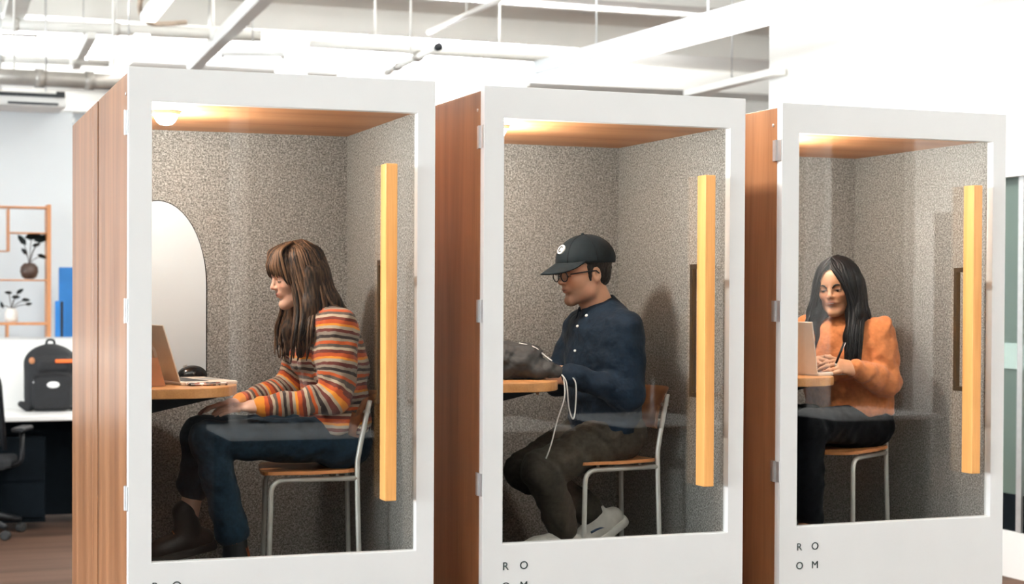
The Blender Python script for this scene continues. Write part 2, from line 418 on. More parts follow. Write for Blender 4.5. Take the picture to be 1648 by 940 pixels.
# meeting room box on the right: white wall above a glazed lower part
GX = 5.95; GY0, GY1 = 5.6, PX(1238, 100, GX).y
struct('wall_right', [(GX, GX + .12, GY0, GY1, 2.24, CEIL), (GX, GX + .12, GY0, GY1, 0, .25), (GX + .12, 12, GY1 - .12, GY1, 0, CEIL), (GX + .12, 12, GY0, GY0 + .12, 0, CEIL)]
       + [(GX, GX + .12, GY0, GY0 + .001, .25, 2.24)], 'white_paint')
struct('trim_1', [(GX - .03, GX + .05, GY0, GY1, 2.17, 2.24)], 'white_lacquer')
g = thing('glass_partition', 'greenish glazed partition beside the right hand booth, with a frosted band', 'partition', T(GX, GY0, .25))
n = 3; L_ = (GY1 - GY0) / n
for i in range(n):
    p = boxpart('pane', (.03, .042, i * L_ + .02, (i + 1) * L_ - .02, 0, 1.92), 'room_glass', g)
    boxpart('frosted_band', (.024, .029, i * L_ + .02, (i + 1) * L_ - .02, .88, 1.02), 'frost_band', p)
    boxpart('kick_panel', (.015, .028, i * L_ + .02, (i + 1) * L_ - .02, 0, .2), 'desk_dark', g); boxpart('mullion', (.0, .05, i * L_ - .02, i * L_ + .02, 0, 1.92), 'steel', g)
# dark bench seat inside the glazed room
s = thing('lounge_bench', 'long dark bench inside the glazed meeting room', 'bench', T(7.2, GY0 + 1.8, 0))
boxpart('seat', (-.3, .3, -1.5, 1.5, .3, .47), 'desk_dark', s, .02); boxpart('backrest', (.2, .32, -1.5, 1.5, .47, .85), 'desk_dark', s, .02); boxpart('base', (-.2, .2, -1.4, 1.4, 0, .3), 'desk_dark', s)

# left background: low partition wall, shelf, desk
LW = PY(60, 300, 12.0); ly = 12.0
xr = PY(117, 300, ly).x
struct('wall_partition', [(-2.5, xr, ly, ly + .15, 0, PY(60, 176, ly).z)], 'cool_wall')
ux = 11.3
def U(u, v, y=ux): return PY(u, v, y)
zf = U(40, 545).z - .25
sh = thing('open_shelf', 'slim orange wood shelf frame with open compartments holding two plant pots', 'shelf', T(U(0, 400).x, ux, zf))
sb = sh.matrix_world.translation.copy()
def shb(name, u0, u1, v0, v1, d=.16):
    a = U(u0, v0) - sb; b = U(u1, v1) - sb
    return boxpart(name, (a.x, b.x, -d / 2, d / 2, b.z, a.z), 'shelf_wood', sh, .003)
shb('post', 74, 80, 330, 600); shb('post', -96, -90, 330, 600)
shb('top_rail', -90, 74, 330, 336.5); shb('shelf_board', 13, 74, 374, 377); shb('shelf_board', -90, 11, 402.5, 405.5); shb('divider', 11.5, 14, 336.5, 405.5)
shb('shelf_board', -90, 74, 449, 452.5); shb('shelf_board', -90, 74, 519, 523); shb('divider', 9.5, 12.5, 523, 590)
def pot_plant(u, v, name, label, pmat, prof, leaves, seed):
    p = U(u, v); t = thing(name, label, 'plant', T(p.x, p.y, p.z)); rnd = random.Random(seed)
    part('pot', lambda bm: add_lathe(bm, prof, 20), pmat, t, smooth=True)
    top = prof[-1][1]
    for dx, dz, sz in leaves:
        tip = Vector((dx, rnd.uniform(-.03, .03), top + dz))
        st = tubepart('stem', smooth_path([(0, 0, top * .8), (dx * .35, 0, top + dz * .5), tip], 4), .0028, 'twig', t, 6)
        def lf(bm):
            a = math.atan2(dz, dx) * .3 + rnd.uniform(-.5, .5)
            d = Vector((math.cos(a), .25, math.sin(a))); 
            if dx < 0: d.x = -d.x
            s_ = Vector((-d.z, .5, d.x)).normalized()
            vs = [bm.verts.new(tip + d * (sz * t_) + s_ * (sz * w_) + Vector((0, .004 * q_, 0))) for t_, w_, q_ in ((-.5, 0, 0), (-.15, .26, 1), (.3, .2, 1), (.6, 0, 0), (.3, -.2, -1), (-.15, -.26, -1))]
            bm.faces.new(vs); bmesh.ops.solidify(bm, geom=bm.faces[:], thickness=.004)
        part('leaf', lf, 'leaf_dark', st)
pot_plant(47, 449, 'potted_plant', 'round brown pot with sparse dark leaves on the middle shelf', 'pot_brown',
          [(.03, 0), (.052, .015), (.064, .05), (.06, .085), (.04, .108), (.035, .112)],
          [(-.05, .16, .085), (.02, .19, .11), (.085, .175, .12), (-.03, .08, .06), (.085, .05, .07), (.05, .13, .06)], 1)
pot_plant(18, 519, 'vase_with_twigs', 'white vase with dark twigs on the lower shelf', 'vase_white',
          [(.03, 0), (.045, .012), (.047, .06), (.035, .09), (.03, .1)],
          [(-.06, .02, .05), (-.02, .11, .05), (.06, .12, .06), (.1, .06, .06), (.12, .03, .05), (.03, .08, .06)], 2)
# desk with screen
dy = 9.9
def V9(u, v, y=dy): return PY(u, v, y)
dz = .74; dfr = PZ(60, 677, dz - .03).y
xl = -1.2; xr2 = V9(200, 660).x
dk = thing('office_desk', 'white topped office desk with a black modesty panel carrying the backpack', 'desk', T(.6, dfr, 0))
boxpart('desktop', (xl - .6, xr2 - .6, 0, .8, dz - .035, dz), 'desk_white', dk, .006)
boxpart('modesty_panel', (xl - .55, xr2 - .65, .3, .33, .06, dz - .035), 'desk_dark', dk)
for x in (xl - .5, xr2 - .7): boxpart('leg', (x - .03, x + .03, .05, .75, 0, dz - .035), 'desk_dark', dk)
drw = boxpart('drawer_unit', (.2, .6, .06, .3, .05, .6), 'desk_dark', dk, .004); boxpart('drawer_front', (.21, .59, .05, .06, .08, .3), 'desk_dark', drw, .003); boxpart('drawer_front', (.21, .59, .05, .06, .32, .58), 'desk_dark', drw, .003)
sc_y = dfr + .8
dp = thing('desk_screen', 'low white privacy screen standing behind the backpack', 'screen', T(.6, sc_y + .02, dz - .3))
boxpart('panel', (xl - .6, xr2 - .6, -.018, .018, 0, PY(40, 546, sc_y).z - dz + .3), 'white_paint', dp, .005)
boxpart('top_rail', (xl - .6, xr2 - .6, -.022, .022, PY(40, 546, sc_y).z - dz + .3, PY(40, 543, sc_y).z - dz + .3), 'steel', dp)
boxpart('foot', (-.3, -.2, -.05, .05, -.44, 0), 'steel', dp); boxpart('foot', (.3, .4, -.05, .05, -.44, 0), 'steel', dp)
by = sc_y + .25
for u0, u1, v0, v1, y, lab in ((94.5, 122, 430, 600, by + .3, 'tall bright blue divider board behind the backpack'), (88.5, 104, 484, 600, by, 'narrower blue divider board with a black edge, in front of the tall one')):
    a = PY(u0, v0, y); b = PY(u1, v1, y)
    t = thing('divider_board', lab, 'divider', T(a.x, y, 0))
    boxpart('board', (0, b.x - a.x, -.015, .015, b.z, a.z), 'blue_panel', t, .008)
    if u0 < 90: boxpart('edge_strip', ((PY(97, v0, y) - a).x, (PY(101, v0, y) - a).x, -.02, -.0151, b.z, a.z - .005), 'black_plastic', t)
    boxpart('stand', (-.03, b.x - a.x + .03, -.1, .1, 0, .03), 'black_plastic', t, .005); boxpart('post', ((b.x - a.x) / 2 - .02, (b.x - a.x) / 2 + .02, -.014, .014, .03, b.z), 'black_plastic', t)
# backpack on the desk
bpx = PY(82, 650, dfr + .45); bc = Vector((bpx.x, dfr + .45, dz))
t = thing('backpack', 'black backpack with an orange tag and a white badge on the white desk', 'backpack', T(*bc))
k = .0041
f = Field((-.3, -.2, -.02), (.3, .2, .52), .008)
f.rbox((0, .02, .2), (.175, .1, .2), .09, 0).ell((0, .02, .33), (.15, .1, .12), .05).rbox((0, -.085, .13), (.13, .04, .12), .04, .015).rbox((0, -.075, .31), (.11, .03, .05), .03, .02)
f.cone((-.2, -.02, .05), (-.15, -.02, .02), .022, .03, .02).cone((.2, -.02, .05), (.15, -.02, .02), .022, .03, .02)
f.cut((0, 0, 0), (0, 0, -1))
Vv, Qq = f.surf(2); link('pack_body', qmesh('pack_body', Vv, Qq, mats=['bag_black']), None, t)
tubepart('handle', smooth_path([(-.03, .03, .43), (-.02, .03, .47), (.02, .03, .47), (.03, .03, .43)], 5), .009, 'bag_black', t)
tubepart('zip', smooth_path([(-.13, -.1, .2), (-.12, -.118, .24), (0, -.126, .262), (.12, -.118, .24), (.13, -.1, .2)], 6), .004, 'black_plastic', t)
boxpart('tag', (.015, .15, -.118, -.108, .325, .348), 'orange_tag', t, .003)
part('badge', lambda bm: bmesh.ops.create_uvsphere(bm, u_segments=16, v_segments=8, radius=1, matrix=T(.0, -.127, .18) @ Matrix.Diagonal((.042, .005, .022, 1))), 'logo_white', t, smooth=True)
part('badge', lambda bm: bmesh.ops.create_uvsphere(bm, u_segments=12, v_segments=8, radius=1, matrix=T(-.135, -.088, .34) @ Matrix.Diagonal((.02, .006, .022, 1))), 'tan_leather', t, smooth=True)
part('badge', lambda bm: bmesh.ops.create_uvsphere(bm, u_segments=12, v_segments=8, radius=1, matrix=T(-.12, -.1, .2) @ Matrix.Diagonal((.012, .006, .012, 1))), 'logo_white', t, smooth=True)
# office chair
def office_chair(M, label, group=None):
    t = thing('office_chair', label, 'chair', M, group)
    part('seat', lambda bm: add_prism(bm, [(.24 * (abs(math.cos(a)) ** .5) * (1 if math.cos(a) > 0 else -1), .24 * (abs(math.sin(a)) ** .5) * (1 if math.sin(a) > 0 else -1)) for a in [2 * math.pi * i / 24 for i in range(24)]], .43, .5, axis='Z'), 'black_mesh', t, .02)
    def back(bm):
        nz, ny = 10, 8; g = []
        for i in range(nz + 1):
            z = .58 + .46 * i / nz; wd = .23 * (1 - .25 * (i / nz) ** 3)
            g.append([bm.verts.new((-.24 - .05 * math.sin(math.pi * i / nz * .8) + .06 * (2 * j / ny - 1) ** 2, wd * (2 * j / ny - 1), z)) for j in range(ny + 1)])
        for i in range(nz):
            for j in range(ny): bm.faces.new((g[i][j], g[i][j + 1], g[i + 1][j + 1], g[i + 1][j]))
        bmesh.ops.solidify(bm, geom=bm.faces[:], thickness=.018)
    bk = part('backrest', back, 'black_mesh', t, smooth=True)
    tubepart('back_frame', round_path([(-.2, -.24, .56), (-.19, -.2, 1.05), (-.19, .2, 1.05), (-.2, .24, .56)], .1), .014, 'black_plastic', bk, 8)
    tubepart('back_support', round_path([(-.05, 0, .41), (-.28, 0, .42), (-.3, 0, .75)], .1), .022, 'black_plastic', t)
    for s in (-1, 1):
        ar = tubepart('arm', round_path([(-.02, .2 * s, .44), (-.02, .3 * s, .46), (-.02, .3 * s, .66)], .05), .016, 'black_plastic', t)
        boxpart('arm_pad', (-.14, .12, .3 * s - .04, .3 * s + .04, .66, .69), 'black_plastic', ar, .012)
    part('gas_lift', lambda bm: add_lathe(bm, [(.03, .1), (.03, .3), (.02, .3), (.02, .43)], 14), 'steel', t, smooth=False)
    for i in range(5):
        a = 2 * math.pi * i / 5 + .3
        lg = tubepart('base_leg', [(0, 0, .12), (.15 * math.cos(a), .15 * math.sin(a), .115), (.3 * math.cos(a), .3 * math.sin(a), .08)], [.03, .025, .018], 'black_plastic', t, 8)
        part('caster', lambda bm: add_lathe(bm, [(.02, -.022), (.03, -.018), (.03, .018), (.02, .022)], 14, T(.3 * math.cos(a), .3 * math.sin(a), .03) @ RZ(a + .5) @ Matrix.Rotation(R(90), 4, 'X')), 'rubber', lg)
    return t
p = PZ(-38, 866, 0); office_chair(T(p.x, p.y + .1, 0) @ RZ(R(70)), 'black mesh office chair pulled up to the desk with the backpack')

# ------------------------------------------------------------------ ceiling services
def pipe(name, label, cat, a, b, r, material, hang=0, group=None, collars=0):
    a, b = Vector(a), Vector(b); t = thing(name, label, cat, T(*a), group)
    tubepart('tube', [Vector(), (b - a) * .5, b - a], r, material, t, 14)
    for i in range(collars):
        q = (b - a) * ((i + .5) / collars); d = (b - a).normalized() * .03
        tubepart('collar', [q - d, q + d], r * 1.18, material, t, 14)
    for i in range(hang):
        q = (b - a) * ((i + .5) / hang); tubepart('hanger_rod', [q + Vector((0, 0, r)), (q.x, q.y, CEIL - a.z)], .008, 'pipe_white', t, 6)
    return t
def bar(name, label, cat, a, b, wdt, hgt, material, hang=0, under=None, group=None, power=0, up=0):
    a, b = Vector(a), Vector(b); L = (b - a).length; rot = (b - a).to_track_quat('X', 'Z').to_matrix().to_4x4()
    t = thing(name, label, cat, T(*a) @ rot, group)
    boxpart('housing', (0, L, -wdt / 2, wdt / 2, 0, hgt), material, t, .006)
    if under: boxpart('diffuser', (.03, L - .03, -wdt * .42, wdt * .42, -.012, 0), under, t)
    inv = (T(*a) @ rot).inverted()
    for i in range(hang):
        q = a + (b - a) * ((i + .5) / hang) + Vector((0, 0, hgt)); tubepart('hanger_rod', [inv @ q, inv @ Vector((q.x, q.y, CEIL))], .006, 'steel', t, 6)
    if power:
        c = (a + b) / 2 - Vector((0, 0, .03)); l = area_light('lamp_light', c, (0, 0, -1), L * .95, wdt * .8, power, (1, .97, .93))
        l.rotation_euler = (0, 0, math.atan2((b - a).y, (b - a).x))
        l.parent = t; l.matrix_parent_inverse = t.matrix_world.inverted()
        if up:      # upward light added above the bar to brighten the ceiling
            l2 = area_light('ceiling_fill_light', (a + b) / 2 + Vector((0, 0, hgt + .02)), (0, 0, 1), L * .95, wdt * .8, power * up, (.97, .99, 1))
            l2.rotation_euler = (math.pi, 0, math.atan2((b - a).y, (b - a).x))
            l2.parent = t; l2.matrix_parent_inverse = t.matrix_world.inverted()
    return t
def PZe(u, v, z, u2, v2): return PZ(u, v, z), PZ(u2, v2, z)
a, b = PZe(-60, 120, 3.02, 260, 136); pipe('duct', 'brown grey round duct running level above the left partition wall', 'duct', a, b, .055, 'pipe_grey', 2, collars=4)
a, b = PZe(-60, 36, 3.55, 420, 58); pipe('ceiling_pipe', 'white water pipe crossing above the striped sweater booth', 'pipe', a, b, .045, 'pipe_white', 3, collars=3)
a, b = PZe(-60, 52, 3.52, 60, 58); pipe('conduit', 'thin grey conduit at the top left below the white pipe', 'conduit', a, b, .012, 'pipe_grey', 1)
a, b = PZe(-60, 92, 3.4, 175, 102); pipe('ceiling_pipe', 'thin white pipe just above the brown grey duct', 'pipe', a, b, .026, 'pipe_white', 3, collars=2)
a, b = PZe(35, -10, 3.6, 20, 40); bar('cable_tray', 'grey ladder cable tray in the top left corner', 'cable tray', a, b, .16, .05, 'pipe_white', 1)
a, b = PZe(148, 62, 3.42, 122, 112); bar('cable_tray', 'short white cable tray above the duct', 'cable tray', a, b, .07, .05, 'pipe_white', 1)
a, b = PZe(282, -22, 3.35, 238, 34); bar('tube_lamp', 'upper glowing tube lamp at the top left', 'lamp', a, b, .11, .05, 'white_lacquer', 1, 'tube_light', power=3)
a, b = PZe(229, 66, 3.2, 188, 112); bar('tube_lamp', 'lower glowing tube lamp just above the left booth corner', 'lamp', a, b, .11, .05, 'white_lacquer', 1, 'tube_light', power=3)
a, b = PZe(445, -14, 3.45, 310, 116); bar('ceiling_beam', 'slanting white painted beam above the left booth', 'beam', a, b, .1, .1, 'white_paint', 2)
a, b = PZe(355, 92, 3.3, 458, 93); bar('tube_lamp', 'bright strip lamp beside the white column', 'lamp', a, b, .1, .04, 'white_lacquer', 1, 'tube_light', power=4)
a, b = PZe(1345, 0, 3.05, 884, 122); d = (a - b); bar('linear_lamp', 'long white linear pendant lamp slanting over the middle booth', 'lamp', b, a + d * .25, .26, .09, 'cool_wall', 3, 'tube_light', power=60)
a, b = PZe(1255, 121, 3.0, 1108, 156); bar('rail', 'pale blue grey rail above the middle and right booths', 'rail', a, b, .09, .05, 'pipe_white', 1)
a, b = PZe(704, 76, 3.1, 622, 116); t = pipe('sprinkler_pipe', 'short slanting grey pipe with a black end above the left booth', 'pipe', a, b, .022, 'pipe_white', 1)
tubepart('end_cap', [Vector((0, 0, 0)), (a - b).normalized() * .04], .026, 'black_plastic', t)
q = (b - a) * .35; tubepart('joint', [q - (b - a).normalized() * .03, q + (b - a).normalized() * .03], .036, 'pipe_grey', t)
q = (b - a) * .75; tubepart('joint', [q - (b - a).normalized() * .02, q + (b - a).normalized() * .02], .03, 'pipe_grey', t)
a, b = PZe(820, -8, 3.6, 690, 52); pipe('ceiling_pipe', 'thin white pipe slanting behind the short grey one', 'pipe', a, b, .02, 'pipe_white', 1)
a, b = PZe(498, 70, 3.5, 900, 96); pipe('ceiling_pipe', 'faint white pipe running level behind the slanting pipes', 'pipe', a, b, .035, 'pipe_white', 2)
# curved hose hanging beside the upper tube lamp
t = thing('flexible_hose', 'brownish looped hose beside the upper tube lamp', 'hose', T(*PZ(228, 20, 3.5)))
h0 = PZ(228, 20, 3.5)
tubepart('hose', smooth_path([PZ(240, -20, 3.6) - h0, PZ(226, 0, 3.5) - h0, PZ(228, 26, 3.48) - h0, PZ(245, 38, 3.46) - h0, PZ(272, 38, 3.46) - h0, PZ(300, 36, 3.48) - h0], 5), .018, 'hose_tan', t)
# joists across the ceiling and a dropped soffit
for i, y in enumerate((10.5, 12.6, 14.7, 16.8, 18.9)):
    struct('trim_%d' % (i + 2), [(WIN_X, 12, y, y + .22, CEIL - .22, CEIL)], 'cream_paint')
# air conditioner
A = PY(-40, 142, 11.6); Bq = PY(108, 173, 11.6)
t = thing('air_conditioner', 'white air conditioner with dark slots at the left above the partition', 'air conditioner', T(A.x, 11.6, Bq.z))
W_, H_ = Bq.x - A.x, A.z - Bq.z
boxpart('body', (0, W_, 0, .5, 0, H_), 'white_paint', t, .015)
boxpart('air_slot', (.02, W_ * .93, -.01, .02, H_ * .62, H_ * .85), 'dark_slot', t); boxpart('grille', (.02, W_ * .8, -.012, -.009, H_ * .85, H_ * .97), 'pipe_white', t)
boxpart('air_slot', (W_ * .35, W_ * .9, -.01, .02, H_ * .1, H_ * .24), 'dark_slot', t); boxpart('bracket', (W_ * .88, W_ * .97, -.03, 0, H_ * .62, H_ * 1.0), 'dark_slot', t)
tubepart('hanger_rod', [(W_ * .3, .2, H_), (W_ * .3, .2, CEIL - Bq.z)], .008, 'steel', t, 6); tubepart('hanger_rod', [(W_ * .8, .2, H_), (W_ * .8, .2, CEIL - Bq.z)], .008, 'steel', t, 6)
# column
c0, c1 = PY(456, 60, 13.2), PY(497, 60, 13.2); cm = PY(471, 60, 13.2)
t = thing('column', 'white square column with a corner strip rising behind the left booth', 'column', T(c0.x, 13.2, 0))
boxpart('shaft', (.0, c1.x - c0.x, .03, .3, 0, CEIL - .01), 'white_paint', t, .01); boxpart('corner_strip', (.0, cm.x - c0.x - .01, 0, .03, 0, CEIL - .01), 'cool_wall', t, .005)
# grey cabinet top seen in the gap between the left and middle booths
a = PY(690, 151, 8.2); b = PY(790, 175, 8.2)
t = thing('tall_cabinet', 'tall grey cabinet seen in the gap behind the middle booth', 'cabinet', T(a.x, 8.2, 0))
boxpart('body', (0, b.x - a.x + .3, 0, .5, .06, a.z), 'cool_wall', t, .005); boxpart('plinth', (.02, b.x - a.x + .28, .03, .48, 0, .06), 'desk_dark', t); boxpart('door', (.01, (b.x - a.x + .3) / 2 - .003, -.02, 0, .08, a.z - .02), 'cool_wall', t, .003); boxpart('door', ((b.x - a.x + .3) / 2 + .003, b.x - a.x + .29, -.02, 0, .08, a.z - .02), 'cool_wall', t, .003)

FRONT_UP = 320
# lamp over the middle booth, then lamps added to brighten wall, fronts and hall
def over(x, y0, y1, lab, pw): bar('linear_lamp', lab, 'lamp', (x, y0, 3.35), (x, y1, 3.35), .16, .07, 'white_lacquer', 2, 'tube_light', power=pw, up=.5)
over(2.45, 5.2, 7.6, 'linear pendant lamp hanging right above the middle booth', 100)
over(10.2, -1.5, .8, 'added lamp brightening the white wall across from the right booth', 320)  # added so the mirrored wall shows bright in the right door
for i, (x, y) in enumerate(((-1.5, 1.2), (2.2, 1.2), (5.9, 1.2))):  # unseen bars added to brighten the booth fronts off the ceiling
    bar('fill_uplighter', 'added ceiling-washing bar over the aisle ' + ['left of the left booth', 'in front of the left booth', 'in front of the right booth'][i], 'lamp', (x - .9, y, 3.3), (x + .9, y, 3.3), .14, .06, 'white_lacquer', 2, None, power=1, up=FRONT_UP * (.9, 1, 1.7)[i])
for i, (x, y, p, u_) in enumerate(((1.6, 8.3, 16, 6), (4.4, 8.0, 12, 8), (1.5, 13.7, 22, 22), (5, 13.2, 30, 75), (1.5, 17.8, 8, 6), (6, 17.4, 10, 10))):  # extra lamps added to brighten the hall and its ceiling
    bar('linear_lamp', 'added linear lamp ' + ['over the aisle behind the left booth', 'behind the right booth', 'deep in the hall behind the left booth', 'deep in the hall behind the middle booth', 'at the far end behind the left booth', 'at the far end behind the right booth'][i], 'lamp', (x - .9, y, 3.45), (x + .9, y, 3.45), .14, .06, 'white_lacquer', 2, 'tube_light', power=p, up=u_)

# office in front of the booths (mirrored in the door glass)
def bench(x0, x1, y0, y1, lab):
    t = thing('bench_desk', lab, 'desk', T(x0, y0, 0), 'bench desks facing the booths')
    W_ = x1 - x0; D_ = y1 - y0
    boxpart('desktop', (0, W_, 0, D_, .71, .74), 'desk_white', t, .005); boxpart('modesty_panel', (.05, W_ - .05, D_ - .08, D_ - .05, .08, .71), 'desk_dark', t)
    for x in (.04, W_ - .1): boxpart('leg', (x, x + .06, .05, D_ - .1, 0, .71), 'desk_dark', t)
    return t
bench(1.8, 2.66, .9, 1.7, 'white bench desk across from the left booth'); bench(3.4, 4.12, .9, 1.7, 'narrow white bench desk across from the middle booth, nearer the left'); bench(4.5, 5.2, .8, 1.6, 'white bench desk across from the middle booth with a monitor'); bench(6.2, 7.0, .9, 1.7, 'white bench desk across from the right booth')
def monitor(x, y, z, lab, rot=0):
    t = thing('monitor', lab, 'monitor', T(x, y, z) @ RZ(rot), 'monitors on the bench desks')
    boxpart('display', (-.28, .28, -.02, .02, .12, .46), 'black_plastic', t, .006); boxpart('screen', (-.27, .27, -.022, -.0201, .13, .45), 'screen', t)
    tubepart('neck', [(0, .03, .01), (0, .03, .25)], .015, 'steel', t); boxpart('foot', (-.1, .1, -.06, .1, 0, .012), 'steel', t, .003)
monitor(4.85, 1.3, .74, 'dark monitor on a bench desk in front of the booths', .2)
for i, (x, y, a, lab) in enumerate(((2.5, .45, 90, 'black office chair at the bench desk across from the left booth'), (4.9, 2.2, -100, 'black office chair turned out in front of the middle booth'), (6.8, .4, 80, 'black office chair at the bench desk across from the right booth'))):
    office_chair(T(x, y, 0) @ RZ(R(a)), lab)
for i, (x, y, r_) in enumerate(((2.53, -2, .075), (8.66, -2, .12))):
    t = thing('column', ['slender round white column in front of the left booth', 'stouter round white column in front of the right booth'][i], 'column', T(x, y, 0))
    part('shaft', lambda bm: add_lathe(bm, [(r_, 0), (r_, CEIL - .01)], 24), 'white_paint', t, smooth=False)
    part('base_ring', lambda bm: add_lathe(bm, [(r_ + .03, 0), (r_ + .03, .1), (r_ + .005, .11)], 24), 'cool_wall', t)
struct('wall_inner', [(9.75, 9.98, -2.15, -2, 0, CEIL), (9.98, 10.42, -2.15, -2, 2.35, CEIL), (10.42, 12, -2.15, -2, 0, CEIL)], 'white_paint')
# ------------------------------------------------------------------ phone booths
BO = []
for x, y, a in ((-.8404, 5.0576, .3052), (.3355, 5.4736, .3325), (1.4932, 5.9262, .3438)):
    o = c2w(x, y, 0); BO.append(T(o.x, o.y, 0) @ RZ(a - TH))
BW, BD, BH = 1.05, .96, 2.248
GX0, GX1, GZ0, GZ1 = .076, .986, .635, 2.136
IX0, IX1, IY1, IZ0, IZ1 = .05, .9926, .901, .10, 2.143
def frame_mesh(bm, ox0, ox1, oz0, oz1, ix0, ix1, iz0, iz1, y0, y1):
    def ring(x0, x1, z0, z1, y): return [bm.verts.new((x, y, z)) for x, z in ((x0, z0), (x1, z0), (x1, z1), (x0, z1))]
    of, if_, ob, ib = ring(ox0, ox1, oz0, oz1, y0), ring(ix0, ix1, iz0, iz1, y0), ring(ox0, ox1, oz0, oz1, y1), ring(ix0, ix1, iz0, iz1, y1)
    for i in range(4):
        j = (i + 1) % 4
        for a, b in ((of, if_), (if_, ib), (ib, ob), (ob, of)): bm.faces.new((a[i], a[j], b[j], b[i]))
def letter_mesh(ch, h):
    cu = bpy.data.curves.new('letter', 'FONT'); cu.body = ch; cu.size = h / .72; cu.extrude = .0008; cu.align_x = 'CENTER'; cu.align_y = 'BOTTOM_BASELINE'
    ob = bpy.data.objects.new('letter', cu); C.objects.link(ob); bpy.context.view_layer.update()
    me = bpy.data.meshes.new_from_object(ob.evaluated_get(bpy.context.evaluated_depsgraph_get()))
    bpy.data.objects.remove(ob); me.materials.clear(); me.materials.append(MT['lettering']); return me
LET = {c: letter_mesh(c, .029) for c in 'ROM'}
def booth(i, label):
    M = BO[i]; t = thing('phone_booth', label, 'phone booth', M, 'white fronted phone booths in a row')
    boxpart('plinth', (.03, BW - .03, .06, BD - .02, 0, .05), 'black_plastic', t)
    boxpart('floor_panel', (.02, BW - .02, .04, BD - .02, .05, IZ0), 'carpet', t)
    zt = 2.233
    boxpart('side_panel', (0, .02, .034, .782, .03, zt), 'oak_side', t, .0015); boxpart('gap_shade_strip', (.004, .02, .782, .822, .03, zt - .002), 'black_plastic', t); boxpart('side_panel', (0, .02, .822, BD, .03, zt), 'oak_side', t, .0015)  # strip coloured black for the shade in the gap between the boards
    boxpart('side_panel', (BW - .02, BW, .034, BD, .03, zt), 'oak_side', t, .0015)
    boxpart('back_panel', (.02, BW - .02, BD - .02, BD, .03, zt), 'white_lacquer', t)
    boxpart('felt_lining', (.021, IX0, .04, IY1 + .03, IZ0, IZ1 + .02), 'felt_grey', t)
    boxpart('felt_lining', (IX1, BW - .021, .04, IY1 + .03, IZ0, IZ1 + .02), 'felt_grey', t)
    boxpart('felt_lining', (IX0, IX1, IY1, IY1 + .03, IZ0, IZ1 + .02), 'felt_grey', t)
    boxpart('ceiling_panel', (IX0, IX1, .04, IY1, IZ1, IZ1 + .02), 'oak_ceiling', t)
    boxpart('roof', (.021, BW - .021, .034, BD - .02, IZ1 + .025, zt - .003), 'white_lacquer', t)
    # ceiling lamp over the desk
    lm = part('ceiling_lamp', lambda bm: add_lathe(bm, [(.05, 0), (.05, .012)], 24, T(.17, .3, IZ1 - .012)), 'white_lacquer', t)
    part('dome', lambda bm: add_lathe(bm, [(.004, -.036), (.02, -.033), (.032, -.024), (.04, -.01), (.042, 0)], 24, T(.17, .3, IZ1 - .012)), 'booth_lamp', lm, smooth=True)
    l = bpy.data.lights.new('booth_lamp_light', 'POINT'); l.shadow_soft_size = .04; l.energy = BOOTH_POWER; l.color = (1, .965, .90)
    lo = bpy.data.objects.new('booth_lamp_light', l); C.objects.link(lo); lo.parent = t; lo.location = (.17, .3, IZ1 - .10)
    # desk leaf
    def leaf(bm):
        pts = [(IX0, .075), (IX0, .80)] + [(IX0 + .12 + .268 * math.sin(a) ** .85, .4375 + .3625 * math.cos(a)) for a in [math.pi * (k + .5) / 26 for k in range(26)]]
        add_prism(bm, pts, 1.163, 1.197, axis='Z')
    dk = part('desk_leaf', leaf, 'oak_desk', t, .003)
    part('bracket', lambda bm: add_prism(bm, [(IX0, 1.09), (IX0 + .02, 1.09), (IX0 + .3, 1.15), (IX0 + .3, 1.163), (IX0, 1.163)], .3, .325), 'black_metal', dk)
    part('bracket', lambda bm: add_prism(bm, [(IX0, 1.09), (IX0 + .02, 1.09), (IX0 + .3, 1.15), (IX0 + .3, 1.163), (IX0, 1.163)], .55, .575), 'black_metal', dk)
    # door
    dr = part('door', lambda bm: frame_mesh(bm, 0, BW, .03, BH, GX0, GX1, GZ0, GZ1, 0, .034), 'white_lacquer', t, .0025)
    boxpart('glass_pane', (GX0 - .01, GX1 + .01, .021, .027, GZ0 - .01, GZ1 + .01), 'door_glass', dr)
    boxpart('wooden_handle', (.860, .902, -.04, .0205, .813, 1.957), 'oak_handle', dr, .003)
    part('inner_handle', lambda bm: (add_box(bm, .868, .886, .066, .084, 1.137, 1.632), add_box(bm, .868, .886, .0275, .066, 1.137, 1.155), add_box(bm, .868, .886, .0275, .066, 1.614, 1.632)), 'black_metal', dr)
    for z in (2.07, 1.457, .845):
        h = part('hinge', lambda bm: (add_tube(bm, [(-.004, .034, z - .04), (-.004, .034, z + .04)], .006, 10), add_box(bm, -.003, .0, .004, .06, z - .04, z + .04)), 'steel', dr)
    part('screw', lambda bm: add_lathe(bm, [(.006, 0), (.006, .002), (.003, .003)], 12, T(0, .06, 2.167) @ Matrix.Rotation(R(-90), 4, 'Y')), 'steel', t)
    for ch, x, z in (('R', .088, .5425), ('O', .159, .5425), ('O', .09, .4705), ('M', .159, .4705)):
        link('letter', LET[ch], None, dr, T(x, -.0009, z) @ Matrix.Rotation(R(90), 4, 'X'))
    return t
BOOTH_POWER = 22.0
booth(0, 'left phone booth, its occupant in a striped sweater'); booth(1, 'middle phone booth, its occupant in a black cap'); booth(2, 'right phone booth, its occupant in an orange sweater')
